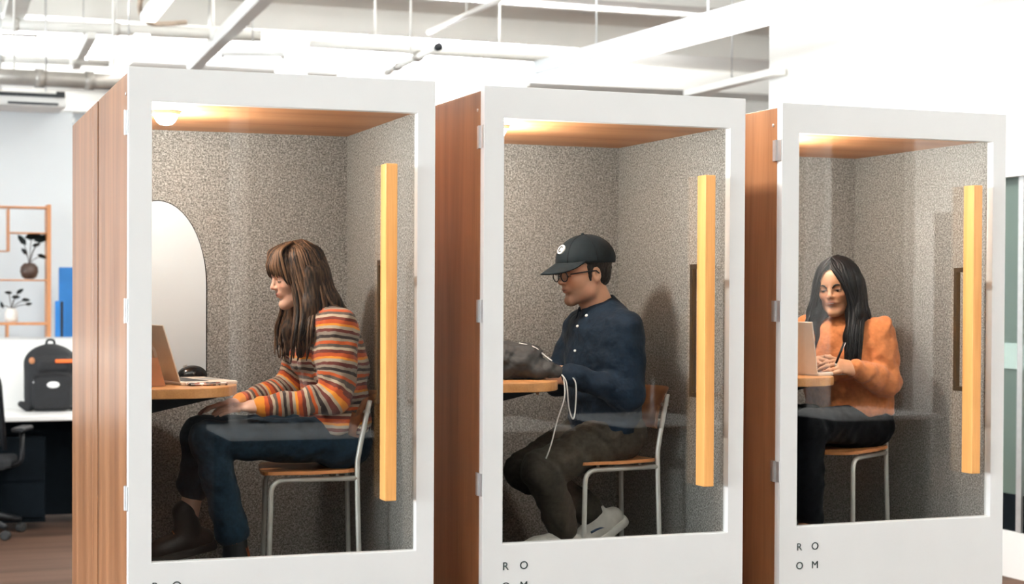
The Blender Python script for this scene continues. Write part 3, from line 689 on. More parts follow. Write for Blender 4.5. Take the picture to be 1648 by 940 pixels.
# a further booth backs onto the left one
M = BO[0] @ T(0, .966, 0)
t = thing('phone_booth', 'oak sided booth standing directly behind the left booth', 'phone booth', M)
D2 = .72
boxpart('side_panel', (0, .02, 0, D2, .03, 2.233), 'oak_side', t, .0015); boxpart('side_panel', (BW - .02, BW, 0, D2, .03, 2.233), 'oak_side', t, .0015)
boxpart('back_panel', (.02, BW - .02, 0, .02, .03, 2.233), 'white_lacquer', t); boxpart('roof', (.02, BW - .02, .02, D2, 2.16, 2.23), 'white_lacquer', t); boxpart('front_panel', (.02, BW - .02, D2 - .02, D2, .03, 2.16), 'white_lacquer', t); boxpart('plinth', (.03, BW - .03, .02, D2 - .05, 0, .03), 'black_plastic', t)
# whiteboard with an arched top on the back wall of the left booth
t = thing('whiteboard', 'white arch topped board on the back wall of the left booth', 'whiteboard', BO[0] @ T(.2385, IY1, 1.2))
def arch(bm, w_, z0, z1, y0, y1):
    r = w_; pts = [(-w_, z0), (w_, z0)] + [(w_ * math.cos(a), z1 - r * 1.72 + r * 1.72 * math.sin(a)) for a in [math.pi * k / 24 for k in range(25)]]
    add_prism(bm, pts, y0, y1)
part('board', lambda bm: arch(bm, .186, -.002, .67, -.012, -.002), 'whiteboard', t); part('rim', lambda bm: arch(bm, .19, -.006, .674, -.008, 0), 'black_plastic', t)

# ------------------------------------------------------------------ stools
def stool(M, label, hb=1.0):
    t = thing('bar_stool', label, 'stool', M, 'metal framed stools with plywood seats')
    for s in (-1, 1):
        fr = tubepart('side_frame', round_path([(-.178, .163 * s, 0), (-.158, .15 * s, .752), (.15, .15 * s, .757)], .05, 6), .0095, 'tube_metal', t, 12)
        tubepart('upright', smooth_path([(.170, .163 * s, 0), (.158, .157 * s, .4), (.150, .15 * s, .76), (.158, .148 * s, .86), (.195, .142 * s, 1.035)], 6), .0095, 'tube_metal', t, 12)
        for x in (-.1, .08): tubepart('seat_spacer', [(x, .145 * s, .754), (x, .135 * s, .774)], .006, 'tube_metal', fr, 8)
        for x, z in ((.172, .935), (.185, .995)): tubepart('back_pin', [(x + .012, .143 * s, z), (x - .014, .136 * s, z)], .006, 'tube_metal', t, 8)
        for x, q in ((-.178, 0), (.170, 0)): part('foot_cap', lambda bm: add_lathe(bm, [(.011, 0), (.012, .02), (.0105, .022)], 12, T(x, .163 * s, 0)), 'rubber', t)
    tubepart('footrest', [(-.170, -.157, .37), (-.170, .157, .37)], .009, 'tube_metal', t); tubepart('cross_bar', [(.05, -.15, .755), (.05, .15, .755)], .008, 'tube_metal', t); tubepart('rear_rung', [(.162, -.158, .3), (.162, .158, .3)], .009, 'tube_metal', t)
    def seat(bm):
        nx, ny = 14, 12; g = []
        for i in range(nx + 1):
            row = []
            for j in range(ny + 1):
                a, b = 2 * i / nx - 1, 2 * j / ny - 1
                k = 1 / max(1e-6, (abs(a) ** 6 + abs(b) ** 6) ** (1 / 6)) if max(abs(a), abs(b)) > 0 else 1
                k = min(1, k * max(abs(a), abs(b)))
                row.append(bm.verts.new((-.02 + .168 * a * (k if abs(a) > .9 or abs(b) > .9 else 1), .18 * b * (k if abs(a) > .9 or abs(b) > .9 else 1), .786 - .008 * (1 - b * b) + .006 * max(0, a) - .006 * max(0, -a - .6))))
            g.append(row)
        for i in range(nx):
            for j in range(ny): bm.faces.new((g[i][j], g[i + 1][j], g[i + 1][j + 1], g[i][j + 1]))
        bmesh.ops.recalc_face_normals(bm, faces=bm.faces); bmesh.ops.solidify(bm, geom=bm.faces[:], thickness=.012)
    part('seat', seat, 'seat_wood', t, smooth=False)
    def back(bm):
        nz, ny = 8, 14; g = []
        for i in range(nz + 1):
            z = .895 + .165 * i / nz; row = []
            for j in range(ny + 1):
                b = 2 * j / ny - 1; zz = z - (.02 * b ** 4 if i > nz / 2 else -.02 * b ** 4)
                row.append(bm.verts.new((.112 + .050 * (i / nz) + .085 * (1 - b * b) - .012 * math.sin(math.pi * i / nz), .19 * b, zz)))
            g.append(row)
        for i in range(nz):
            for j in range(ny): bm.faces.new((g[i][j], g[i][j + 1], g[i + 1][j + 1], g[i + 1][j]))
        bmesh.ops.solidify(bm, geom=bm.faces[:], thickness=.011)
    part('backrest', back, 'seat_wood', t, smooth=True)
    return t
stool(BO[0] @ T(.732, .45, IZ0) @ RZ(R(-9)), 'plywood seated metal stool under the striped sweater')
stool(BO[1] @ T(.69, .42, IZ0) @ RZ(R(0)), 'plywood seated metal stool under the man in the cap')
stool(BO[2] @ T(.60, .48, IZ0) @ RZ(R(28)), 'plywood seated metal stool under the orange sweater')

# ------------------------------------------------------------------ things on the booth desks
def laptop(M, label, ang, group='open laptops'):
    # hinge along local y at the origin, keyboard towards +x
    t = thing('laptop', label, 'laptop', M, group)
    w_, d_ = .305, .213
    bs = boxpart('base', (0, d_, -w_ / 2, w_ / 2, 0, .013), 'alu', t, .004)
    boxpart('keyboard', (.02, .11, -w_ / 2 + .02, w_ / 2 - .02, .013, .0138), 'keys', bs); boxpart('trackpad', (.125, .2, -.055, .055, .013, .0134), 'steel', bs)
    L = Matrix.Rotation(R(90 - ang), 4, 'Y') @ Matrix()
    Lm = T(0, 0, .012) @ Matrix.Rotation(-R(ang - 90), 4, 'Y')
    ld = boxpart('lid', (-.006, 0, -w_ / 2, w_ / 2, 0, .208), 'alu', t, .003, M=Lm)
    boxpart('screen', (.0001, .0008, -w_ / 2 + .008, w_ / 2 - .008, .01, .2), 'screen', ld)
    def logo(bm):
        pts = []
        for k in range(28):
            a = 2 * math.pi * k / 28; r = .019 * (1 - .10 * math.cos(2 * a + .0)) * (1 + .06 * abs(math.sin(a * 1.0)))
            y = r * math.cos(a); z = r * math.sin(a) * 1.05
            if y > .008 and -.007 < z < .012: y = .008 + abs(z - .0025) * .5
            pts.append((y, z + .105 - (.004 if abs(y) < .003 and z > 0 else 0)))
        add_prism(bm, pts, -.0066, -.0061, axis='X'); add_prism(bm, [(0, .128), (.004, .138), (.009, .142), (.007, .133)], -.0066, -.0061, axis='X')
    part('lid_emblem', logo, 'logo_white', ld)
    return t
DT = 1.197
laptop(BO[0] @ T(.188, .42, DT) @ RZ(R(12)), 'silver laptop with a bright lid emblem on the left booth desk', 108)
# tan folder leaning, mouse, patterned mat
t = thing('tablet_folder', 'tan folder standing at the near end of the left booth desk', 'folder', BO[0] @ T(.115, .215, DT) @ RZ(R(6)))
part('cover', lambda bm: add_prism(bm, [(-.045, .002), (.04, .002), (.012, .1), (-.045, .1)], -.012, -.004), 'tan_leather', t); part('cover', lambda bm: add_prism(bm, [(-.045, .002), (.035, .002), (.008, .097), (-.045, .097)], .002, .008), 'tan_leather', t); boxpart('pages', (-.04, .005, -.004, .002, .004, .09), 'vase_white', t); boxpart('spine', (-.049, -.044, -.012, .008, .002, .1), 'tan_leather', t)
t = thing('computer_mouse', 'glossy black mouse behind the silver laptop', 'mouse', BO[0] @ T(.335, .69, DT) @ RZ(R(20)))
f = Field((-.09, -.06, -.01), (.09, .06, .08), .004); f.ell((0, 0, .012), (.062, .036, .04), 0).cut((0, 0, 0), (0, 0, -1)); Vv, Qq = f.surf(1); mat('gloss_black', (.01, .011, .012), .12)
link('shell', qmesh('shell', Vv, Qq, mats=['gloss_black']), None, t); part('wheel', lambda bm: add_lathe(bm, [(.008, -.004), (.01, 0), (.008, .004)], 12, T(-.03, 0, .046) @ Matrix.Rotation(R(90), 4, 'X')), 'steel', t)
t = thing('patterned_pouch', 'small black and white patterned pouch under the laptop edge', 'pouch', BO[0] @ T(.30, .262, DT) @ RZ(R(12)))
m, nt, b = nodes('pattern'); vo = N(nt, 'ShaderNodeTexVoronoi', Scale=70.0); cr = N(nt, 'ShaderNodeValToRGB'); cr.color_ramp.interpolation = 'CONSTANT'
nt.links.new(N(nt, 'ShaderNodeTexCoord').outputs['Object'], vo.inputs['Vector']); nt.links.new(vo.outputs['Color'], cr.inputs[0]); nt.links.new(cr.outputs[0], b.inputs['Base Color'])
cr.color_ramp.elements[0].color = (.03, .02, .02, 1); cr.color_ramp.elements[1].position = .45; cr.color_ramp.elements[1].color = (.8, .75, .7, 1); e = cr.color_ramp.elements.new(.75); e.color = (.3, .08, .04, 1)
f = Field((-.09, -.05, -.01), (.12, .05, .04), .004); f.rbox((.01, 0, .005), (.075, .024, .006), .005, 0); Vv, Qq = f.surf(1); link('pouch_body', qmesh('pouch_body', Vv, Qq, mats=['pattern']), None, t); tubepart('zip', [(-.06, -.024, .006), (.08, -.024, .006)], .0015, 'steel', t, 6)
laptop(BO[2] @ T(.265, .35, DT) @ RZ(R(18)), 'laptop on the right booth desk, its lid edge showing by the door frame', 100)
# ------------------------------------------------------------------ people
def skin_mat(name, rough=.48):
    m, nt, b = nodes(name); L = nt.links.new
    at = N(nt, 'ShaderNodeAttribute', attribute_name='tint'); tc = N(nt, 'ShaderNodeTexCoord')
    n = N(nt, 'ShaderNodeTexNoise', Scale=60.0, Detail=4.0); L(tc.outputs['Object'], n.inputs['Vector'])
    mr = N(nt, 'ShaderNodeMapRange'); mr.inputs['To Min'].default_value = .9; mr.inputs['To Max'].default_value = 1.08; L(n.outputs['Fac'], mr.inputs['Value'])
    mx = N(nt, 'ShaderNodeVectorMath', operation='SCALE'); L(at.outputs['Color'], mx.inputs[0]); L(mr.outputs[0], mx.inputs['Scale']); L(mx.outputs[0], b.inputs['Base Color'])
    b.inputs['Roughness'].default_value = rough; b.inputs['Subsurface Weight'].default_value = .12; b.inputs['Subsurface Radius'].default_value = (.012, .005, .003); b.inputs['Subsurface Scale'].default_value = .4
    return m
def cloth_mat(name, col, rough=.85, var=.15, bump=.3, sheen=.15, wr=26):
    m = mat(name, col, rough, var=var, scale=60, sheen=sheen, spec=.15); nt = m.node_tree; b = nt.nodes['Principled BSDF']; L = nt.links.new
    tc = N(nt, 'ShaderNodeTexCoord'); n1 = N(nt, 'ShaderNodeTexNoise', Scale=float(wr), Detail=2.0, Distortion=.25); n2 = N(nt, 'ShaderNodeTexNoise', Scale=350.0, Detail=2.0)
    L(tc.outputs['Object'], n1.inputs['Vector']); L(tc.outputs['Object'], n2.inputs['Vector'])
    b1 = N(nt, 'ShaderNodeBump', Strength=bump, Distance=.02); b2 = N(nt, 'ShaderNodeBump', Strength=.08, Distance=.001)
    L(n1.outputs['Fac'], b1.inputs['Height']); L(n2.outputs['Fac'], b2.inputs['Height']); L(b1.outputs[0], b2.inputs['Normal']); L(b2.outputs[0], b.inputs['Normal'])
    return m
def hair_mat(name, dark, light, rough=.42):
    # streaks run along the strand coordinate stored on the locks
    m, nt, b = nodes(name); L = nt.links.new
    at = N(nt, 'ShaderNodeAttribute', attribute_name='strand'); tc = N(nt, 'ShaderNodeTexCoord')
    mp = N(nt, 'ShaderNodeMapping'); mp.inputs['Scale'].default_value = (1, 1, .12); L(tc.outputs['Object'], mp.inputs[0])
    n = N(nt, 'ShaderNodeTexNoise', Scale=160.0, Detail=3.0); L(mp.outputs[0], n.inputs['Vector'])
    ad = N(nt, 'ShaderNodeMath', operation='ADD'); L(at.outputs['Fac'], ad.inputs[0]); L(n.outputs['Fac'], ad.inputs[1])
    r = N(nt, 'ShaderNodeValToRGB'); L(ad.outputs[0], r.inputs[0]); r.color_ramp.elements[0].position = .35; r.color_ramp.elements[0].color = rgba(dark); r.color_ramp.elements[1].position = 1.15 / 1.2; r.color_ramp.elements[1].color = rgba(light)
    L(r.outputs[0], b.inputs['Base Color']); b.inputs['Roughness'].default_value = rough; b.inputs['Specular IOR Level'].default_value = .3
    bp = N(nt, 'ShaderNodeBump', Strength=.5, Distance=.003); L(n.outputs['Fac'], bp.inputs['Height']); L(bp.outputs[0], b.inputs['Normal'])
    return m
skin_mat('skin')
mat('eye_white', (.70, .68, .64), .2); mat('iris', (.03, .015, .008), .1); mat('lash', (.012, .008, .006), .6)
hair_mat('hair_brown', (.006, .004, .003), (.15, .080, .042), .5); hair_mat('hair_black', (.0025, .003, .004), (.012, .011, .012), .5); hair_mat('hair_short', (.010, .007, .005), (.05, .032, .022), .6)
cloth_mat('denim', (.009, .022, .037), .8, .3, .25, .05); cloth_mat('olive_cloth', (.050, .041, .031), .85, .25, .3, .05); cloth_mat('black_cloth', (.005, .006, .008), .85, .25, .25, .02)
cloth_mat('navy_shirt', (.005, .014, .028), .75, .25, .4, .03); cloth_mat('orange_knit', (.60, .21, .075), .9, .14, .35, .2); cloth_mat('cap_cloth', (.006, .011, .014), .75, .2, .08, .03)
mat('boot', (.004, .004, .005), .5, var=.3, scale=40, bump=.2); mat('sock_rust', (.50, .13, .045), .9, var=.15); mat('sock_dark', (.03, .03, .035), .9); mat('sneaker', (.68, .64, .58), .6, var=.08, scale=40); mat('sneaker_stripe', (.03, .06, .12), .5); mat('sole_white', (.75, .72, .66), .55); mat('button', (.75, .75, .72), .3)
# striped knit: a ramp over the coordinate that runs down the torso and along the sleeves
m, nt, b = nodes('striped_knit'); L = nt.links.new
at = N(nt, 'ShaderNodeAttribute', attribute_name='stripe'); tc = N(nt, 'ShaderNodeTexCoord'); nz = N(nt, 'ShaderNodeTexNoise', Scale=22.0, Detail=2.0); L(tc.outputs['Object'], nz.inputs['Vector'])
a1 = N(nt, 'ShaderNodeMath', operation='MULTIPLY_ADD'); L(nz.outputs['Fac'], a1.inputs[0]); a1.inputs[1].default_value = .012; L(at.outputs['Fac'], a1.inputs[2])
a2 = N(nt, 'ShaderNodeMath', operation='MULTIPLY'); L(a1.outputs[0], a2.inputs[0]); a2.inputs[1].default_value = 1 / .118
a3 = N(nt, 'ShaderNodeMath', operation='FRACT'); L(a2.outputs[0], a3.inputs[0])
cr = N(nt, 'ShaderNodeValToRGB'); cr.color_ramp.interpolation = 'CONSTANT'; L(a3.outputs[0], cr.inputs[0])
pal = [(0, (.50, .075, .012)), (.12, (.78, .27, .02)), (.19, (.45, .36, .26)), (.28, (.13, .022, .014)), (.37, (.27, .22, .17)), (.46, (.035, .02, .017)), (.55, (.34, .26, .19)), (.63, (.55, .09, .012)), (.73, (.11, .08, .062)), (.82, (.50, .40, .29)), (.90, (.16, .028, .016))]
for i, (p, c) in enumerate(pal):
    e = cr.color_ramp.elements[0] if i == 0 else cr.color_ramp.elements[1] if i == 1 else cr.color_ramp.elements.new(p)
    e.position = p; e.color = rgba(c)
L(cr.outputs[0], b.inputs['Base Color']); b.inputs['Roughness'].default_value = .9; b.inputs['Sheen Weight'].default_value = .2
n1 = N(nt, 'ShaderNodeTexNoise', Scale=24.0, Detail=2.0, Distortion=.25); L(tc.outputs['Object'], n1.inputs['Vector']); bp = N(nt, 'ShaderNodeBump', Strength=.35, Distance=.02); L(n1.outputs['Fac'], bp.inputs['Height']); L(bp.outputs[0], b.inputs['Normal'])

def unit(v): v = np.array(v, float); return v / np.linalg.norm(v)
class HeadFrame:
    def __init__(s, c, yaw, pitch, roll=0, sc=1.0):
        # yaw 0 looks along -x of the booth, positive yaw turns towards the door
        f = np.array([-math.cos(yaw) * math.cos(pitch), -math.sin(yaw) * math.cos(pitch), -math.sin(pitch)])
        l = np.array([math.sin(yaw), -math.cos(yaw), 0]); u = np.cross(f, l)
        l2 = l * math.cos(roll) + u * math.sin(roll); u2 = np.cross(f, l2)
        s.c = np.array(c, float); s.R = np.stack([f, l2, u2], 1); s.s = sc
    def p(s, x, y, z): return s.c + s.R @ (np.array([x, y, z]) * s.s)
    def inv(s, V): return ((V - s.c) @ s.R) / s.s
    def M(s):
        m = Matrix([list(r) for r in (s.R * s.s)]).to_4x4(); m.translation = Vector(s.c); return m
def head(F, H, male=False):
    s = H.s; R_ = np.eye(4); R_[:3, :3] = H.R
    def E(c, r, k=.012, sub=False): F.ell(H.p(*c), np.array(r) * s, k * s, R_, sub)
    def K(a, b, r1, r2, k=.012, sub=False): F.cone(H.p(*a), H.p(*b), r1 * s, r2 * s, k * s, sub=sub)
    E((-.014, 0, .036), (.098, .076, .088), .0)
    E((.026, 0, .01), (.066, .064, .085), .03); E((.03, 0, -.045), (.056, .055, .06), .03)
    j = .022 if male else .020
    for q in (1, -1):
        K((-.005, .054 * q, -.03), (.012, .05 * q, -.066), .02, j, .02); K((.012, .05 * q, -.066), (.068, .012 * q, -.096), j, .018, .022)
        E((.06, .036 * q, -.018), (.024, .022, .02), .02)
    E((.074, 0, -.095), (.019, .022, .016), .016)
    E((.08, 0, .05), (.016, .05, .035), .02)                     # forehead
    for q in (1, -1):
        E((.098, .031 * q, .006), (.017, .018, .012), .012, True)
        K((.085, .016 * q, .023), (.078, .046 * q, .023), .0075, .006, .010)      # brow ridge
        E((.0795, .031 * q, .004), (.012, .0145, .0105), .006)                     # lids
    K((.089, 0, .018), (.1075, 0, -.017), .0068, .0085, .010); E((.106, 0, -.022), (.0105, .0095, .0085), .007)
    for q in (1, -1): E((.096, .0105 * q, -.026), (.009, .007, .0065), .006)
    E((.084, 0, -.05), (.0115, .024, .016), .012)
    E((.0945, 0, -.0475), (.0055, .018, .0042), .004); E((.0925, 0, -.0575), (.0062, .016, .005), .004)
    K((.1015, .017, -.0525), (.1015, -.017, -.0525), .0022, .0022, .003, True)
    E((.090, 0, -.071), (.006, .016, .005), .006, True)
    for q in (1, -1):
        E((-.012, .077 * q, -.004), (.019, .0075, .031), .006); E((-.010, .083 * q, .0), (.010, .006, .018), .004, True)
    n = .058 if male else .047
    K((-.018, 0, -.05), (-.045, 0, -.15), n, n * 1.04, .02)
def head_tint(V, H, base, lip, male=False, blush=(1.12, .9, .85)):
    L_ = H.inv(V); col = np.tile(np.array(base), (len(V), 1))
    def g(c, r): return np.exp(-(((L_ - np.array(c)) / np.array(r)) ** 2).sum(1))
    for q in (1, -1):
        w = g((.075, .036 * q, -.02), (.03, .022, .02))[:, None] * .7; col = col * (1 - w + w * np.array(blush))
    w = np.clip(g((.097, 0, -.052), (.012, .017, .0080)) * 1.3, 0, .9)[:, None]; col = col * (1 - w) + np.array(lip) * w
    w = np.clip(g((.100, 0, -.0525), (.014, .018, .0022)) * 1.3, 0, 1)[:, None]; col = col * (1 - w * .7)
    w = g((.108, 0, -.024), (.012, .014, .01))[:, None] * .5; col = col * (1 - w + w * np.array(blush))
    if male:
        w = np.clip(g((.06, 0, -.085), (.06, .08, .045)) * 1.1, 0, .75)[:, None] * (L_[:, 0] > -.01)[:, None]
        col = col * (1 - w * .45) * (1 + w * np.array([-.05, .0, .06]))
    return np.clip(col, 0, 1)
def eyes(t, H, look, lids, skincol, browcol, browz=.03, brow_r=.0032, frown=0.0):
    # look: down angle of the gaze, lids: how far the upper lid covers (0 open .. 1 shut)
    for q in (1, -1):
        c = Vector((.0775, .031 * q, .004)); M_ = H.M()
        e = part('eye', lambda bm: bmesh.ops.create_uvsphere(bm, u_segments=16, v_segments=12, radius=.0128, matrix=T(*c)), 'eye_white', t, smooth=True, M=M_)
        d = Vector((math.cos(look), 0, -math.sin(look)))
        rot = d.to_track_quat('Z', 'Y').to_matrix().to_4x4()
        part('iris', lambda bm: add_lathe(bm, [(.0063, .0112), (.0058, .0126), (.003, .0134), (.0005, .0136)], 16, T(*c) @ rot), 'iris', e, smooth=True)
        def lid(bm, lo, hi, r=.0136):
            n, m2 = 8, 14; g = []
            for i in range(n + 1):
                el = lo + (hi - lo) * i / n
                g.append([bm.verts.new(c + Vector((r * math.cos(el) * math.cos(a), r * 1.12 * math.sin(a) * (math.cos(el) ** .3), r * math.sin(el)))) for a in [(-1.35 + 2.7 * k / m2) for k in range(m2 + 1)]])
            for i in range(n):
                for k in range(m2): bm.faces.new((g[i][k], g[i][k + 1], g[i + 1][k + 1], g[i + 1][k]))
        el0 = .42 - lids * 1.05
        l1 = part('eyelid', lambda bm: lid(bm, el0, 1.45), 'lid_' + skincol, e, smooth=True); l2 = part('eyelid', lambda bm: lid(bm, -1.4, -.5), 'lid_' + skincol, e, smooth=True)
        pts = [c + Vector((.0143 * math.cos(el0) * math.cos(a), .0160 * math.sin(a), .0143 * math.sin(el0) - .0012 * (1 - math.cos(a)))) for a in [(-1.15 + 2.3 * k / 10) for k in range(11)]]
        part('lashes', lambda bm: add_tube(bm, pts, .0016, 6), 'lash', e, smooth=True)
        bp = smooth_path([(.0965, .012 * q, browz - .002 - frown), (.0965, .024 * q, browz + .004), (.090, .038 * q, browz + .005), (.078, .051 * q, browz - .002)], 4)
        part('eyebrow', lambda bm: add_tube(bm, bp, [brow_r * 1.1, brow_r * 1.2, brow_r, brow_r * .6], 8), browcol, t, smooth=True, M=M_)
def hand(F, wrist, d, n, s=1.0, curl=.35, spread=.06, thumb=1, fingers=None, tdir=None):
    # d: direction wrist -> knuckles, n: back of the hand, thumb: side (+1 along n x d)
    d = unit(d); n = unit(np.array(n) - d * np.dot(n, d)); side = np.cross(n, d) * thumb; w = np.array(wrist, float)
    kn = w + d * .088 * s
    F.cone(w, w + d * .03 * s, .022 * s, .026 * s, .012, side, 1.25)
    F.cone(w + d * .025 * s, kn - d * .004 * s, .0155 * s, .0135 * s, .012, side, 2.5)
    ln = (.072, .080, .074, .058); ws = (.030, .0105, -.0105, -.030)
    for i in range(4):
        cu = curl if fingers is None else fingers[i]
        p = kn + side * ws[i] * s; a = 0.0; dd = unit(d + side * spread * (1.5 - i) * .6)
        for k, (fr, r) in enumerate(((.45, .0092), (.31, .0082), (.24, .0072))):
            a += cu * (1.0, 1.25, .9)[k]
            q = dd * math.cos(a) - n * math.sin(a); e = p + q * ln[i] * fr * 1.18 * s
            F.cone(p, e, r * s, r * .92 * s, .004); p = e
    tb = w + d * .028 * s + side * .024 * s - n * .006 * s
    td = unit(d * .72 + side * .62 - n * .25) if tdir is None else unit(tdir)
    t1 = tb + td * .042 * s; t2 = t1 + unit(td + d * .5) * .032 * s; t3 = t2 + unit(td + d * .8) * .024 * s
    F.cone(tb, t1, .0145 * s, .011 * s, .010); F.cone(t1, t2, .0105 * s, .0095 * s, .004); F.cone(t2, t3, .0095 * s, .0078 * s, .004)
def wob(V, N_, amp, f, seed=0, dirs=6):
    rnd = np.random.RandomState(seed); s = np.zeros(len(V))
    for i in range(dirs):
        k = rnd.normal(size=3) * f * np.array([1, .6, 1]); s += np.sin(V @ k + rnd.uniform(0, 6.28) + 1.5 * np.sin(V @ (k[::-1] * .5)))
    return V + N_ * (amp * s / math.sqrt(dirs))[:, None]
def normals(V, Q):
    e1 = V[Q[:, 2]] - V[Q[:, 0]]; e2 = V[Q[:, 3]] - V[Q[:, 1]]; fn = np.cross(e1, e2); N_ = np.zeros_like(V)
    for i in range(4): np.add.at(N_, Q[:, i], fn)
    return N_ / (np.linalg.norm(N_, axis=1)[:, None] + 1e-12)
def seg_coord(V, segs, left):
    # nearest tapered segment (a, b, r1, r2, width factor, s0, s1) -> interpolated coordinate
    best = np.full(len(V), 9.0); out = np.zeros(len(V)); l = unit(left)
    for a, b, r1, r2, ws, s0, s1, first in segs:
        a = np.array(a); b = np.array(b); ab = b - a; tu = (V - a) @ ab / (ab @ ab); t = np.clip(tu, 0, 1)
        q = V - a - t[:, None] * ab; q = q + np.outer((q @ l) * (1 / ws - 1), l)
        d = np.linalg.norm(q, axis=1) - (r1 + (r2 - r1) * t); m_ = d < best; best[m_] = d[m_]; out[m_] = (-V[:, 2] if ws != 1 else s0 + (s1 - s0) * np.clip(tu, -1.2 if first else 0, 1))[m_]
    return out
def bounds(pts, pad):
    P = np.array(pts); return P.min(0) - pad, P.max(0) + pad
def locks(t, name, paths, r, material, seed=1, seg=6, flat=True):
    # many tapered locks in one hair mesh, each with its own shade
    rnd = random.Random(seed); bm = bmesh.new(); ly = bm.verts.layers.float.new('strand')
    for pth in paths:
        n0 = len(bm.verts); pts = smooth_path([Vector(p) for p in pth], 5); n = len(pts); rr = r * rnd.uniform(.7, 1.3)
        add_tube(bm, pts, [rr * (.55 + .45 * min(1, i / (n * .3))) * (1 - .75 * max(0, (i / (n - 1) - .6) / .4)) for i in range(n)], seg)
        bm.verts.ensure_lookup_table(); v = rnd.uniform(-.25, .45)
        for i in range(n0, len(bm.verts)): bm.verts[i][ly] = v
    me = mesh_of(bm, name, True); return link(name, me, material, t)
def shoe(t, name, ankle, toe, up, size, upper, solem, lace=True, stripe=None, h=.004):
    # ankle: ankle joint, toe: tip on the sole plane; up: normal of the sole
    a = np.array(ankle, float); u = unit(up); f = np.array(toe, float) - a; f = unit(f - u * (f @ u)); s_ = np.cross(u, f)
    base = a - u * .085 * size; heel = base - f * .055 * size; ball = base + f * .11 * size; tip = base + f * .175 * size
    lo, hi = bounds([heel, tip, a + u * .08, base - u * .03], .09); F = Field(lo, hi, h)
    F.chain([heel + u * .035 * size, ball + u * .03 * size, tip + u * .026 * size], [.036 * size, .036 * size, .026 * size], .02, s_, 1.18)
    F.cone(base + u * .03 * size, a + u * .01, .037 * size, .041 * size, .03); F.cone(base + f * .03 * size + u * .05 * size, ball + u * .03 * size, .038 * size, .03 * size, .03)
    if upper == 'boot': F.cone(a, a + u * .06, .044 * size, .046 * size, .02)
    F.cut(base, -u); V, Q = F.surf(1)
    sh = link(name, qmesh(name, V, Q, mats=[upper]), None, t)
    lo, hi = bounds([heel, tip], .08); F = Field(lo, hi, h); F.chain([heel, ball, tip], [.042 * size, .044 * size, .032 * size], .02, s_, 1.12); F.cut(base + u * .016 * size, u); F.cut(base - u * .014 * size, -u); V, Q = F.surf(0)
    link('sole', qmesh('sole', V, Q, mats=[solem]), None, sh)
    if lace:
        for k in range(4):
            c = base + f * (.035 + .022 * k) * size + u * (.098 - .013 * k) * size
            part('lace', lambda bm: add_tube(bm, [Vector(c - s_ * .022 * size - u * .006), Vector(c + u * .002), Vector(c + s_ * .022 * size - u * .006)], .003, 6), 'cord_white' if upper != 'boot' else 'tan_leather', sh, smooth=True)
    if stripe:
        for sg in (1, -1):
            part('stripe', lambda bm: add_tube(bm, smooth_path([Vector(base + f * .0 + u * .03 + s_ * .043 * sg * size), Vector(base + f * .03 + u * .05 + s_ * .045 * sg * size), Vector(base + f * .07 + u * .055 + s_ * .04 * sg * size)], 4), .005, 8), stripe, sh, smooth=True)
    return sh
def cloth_part(t, name, F, material, amp=.0035, f=38, seed=0, attrs=None, relax=2):
    V, Q = F.surf(relax); N_ = normals(V, Q); V = wob(V, N_, amp, f, seed)
    return link(name, qmesh(name, V, Q, attrs(V) if attrs else None, mats=[material]), None, t)

def torso(F, J, add=0.0, sc=1.0, upto='neck'):
    # J['spine'] = [(point, half depth, half width)] from pelvis to neck base
    L_ = J['left']; sp = J['spine']
    for i in range(len(sp) - 1):
        (a, r1, w1), (b, r2, w2) = sp[i], sp[i + 1]
        F.cone(a, b, r1 * sc + add, r2 * sc + add, .03, L_, ((w1 * sc + add) / (r1 * sc + add) + (w2 * sc + add) / (r2 * sc + add)) / 2)
def limb(F, pts, rs, add=0.0, k=.02):
    F.chain(pts, [r + add for r in rs], k)
def make_body(t, J, H, skin, lip, male=False, hands=None):
    pts = [s[0] for s in J['spine']] + J['armL'] + J['armR'] + J['legL'] + J['legR'] + [tuple(H.p(.1, 0, .13)), tuple(H.p(-.1, 0, -.1))]
    lo, hi = bounds(pts, .13); F = Field(lo, hi, .0042)
    torso(F, J, -.012); b = 1.1 if male else .95
    for a in ('armL', 'armR'): limb(F, J[a], [.046 * b, .036 * b, .024 * b], -.004 if not male else 0)
    for a in ('legL', 'legR'): limb(F, J[a], [.066, .048, .032])
    nb = np.array(J['spine'][-1][0]); F.cone(nb, H.p(-.03, 0, -.09), .055 if male else .046, .055 if male else .045, .03)
    head(F, H, male)
    for h in hands: h(F)
    V, Q = F.surf(1)
    me = qmesh('body', V, Q, {'tint': head_tint(V, H, skin, lip, male)}, ['skin']); return link('body', me, None, t)
def lid_mat(n, col): mat('lid_' + n, col, .5)
def rebase(t, base):
    for o in t.children: o.matrix_basis = T(-base[0], -base[1], -base[2]) @ o.matrix_basis
def person(b, base, label):
    return thing('person', label, 'person', BO[b] @ T(*base))
def scalp(H, az, el, k=1.0):
    # point on the skull: az 0 front, positive to the left side; el elevation
    return H.p(-.014 + .100 * k * math.cos(el) * math.cos(az), .079 * k * math.cos(el) * math.sin(az), .036 + .092 * k * math.sin(el))

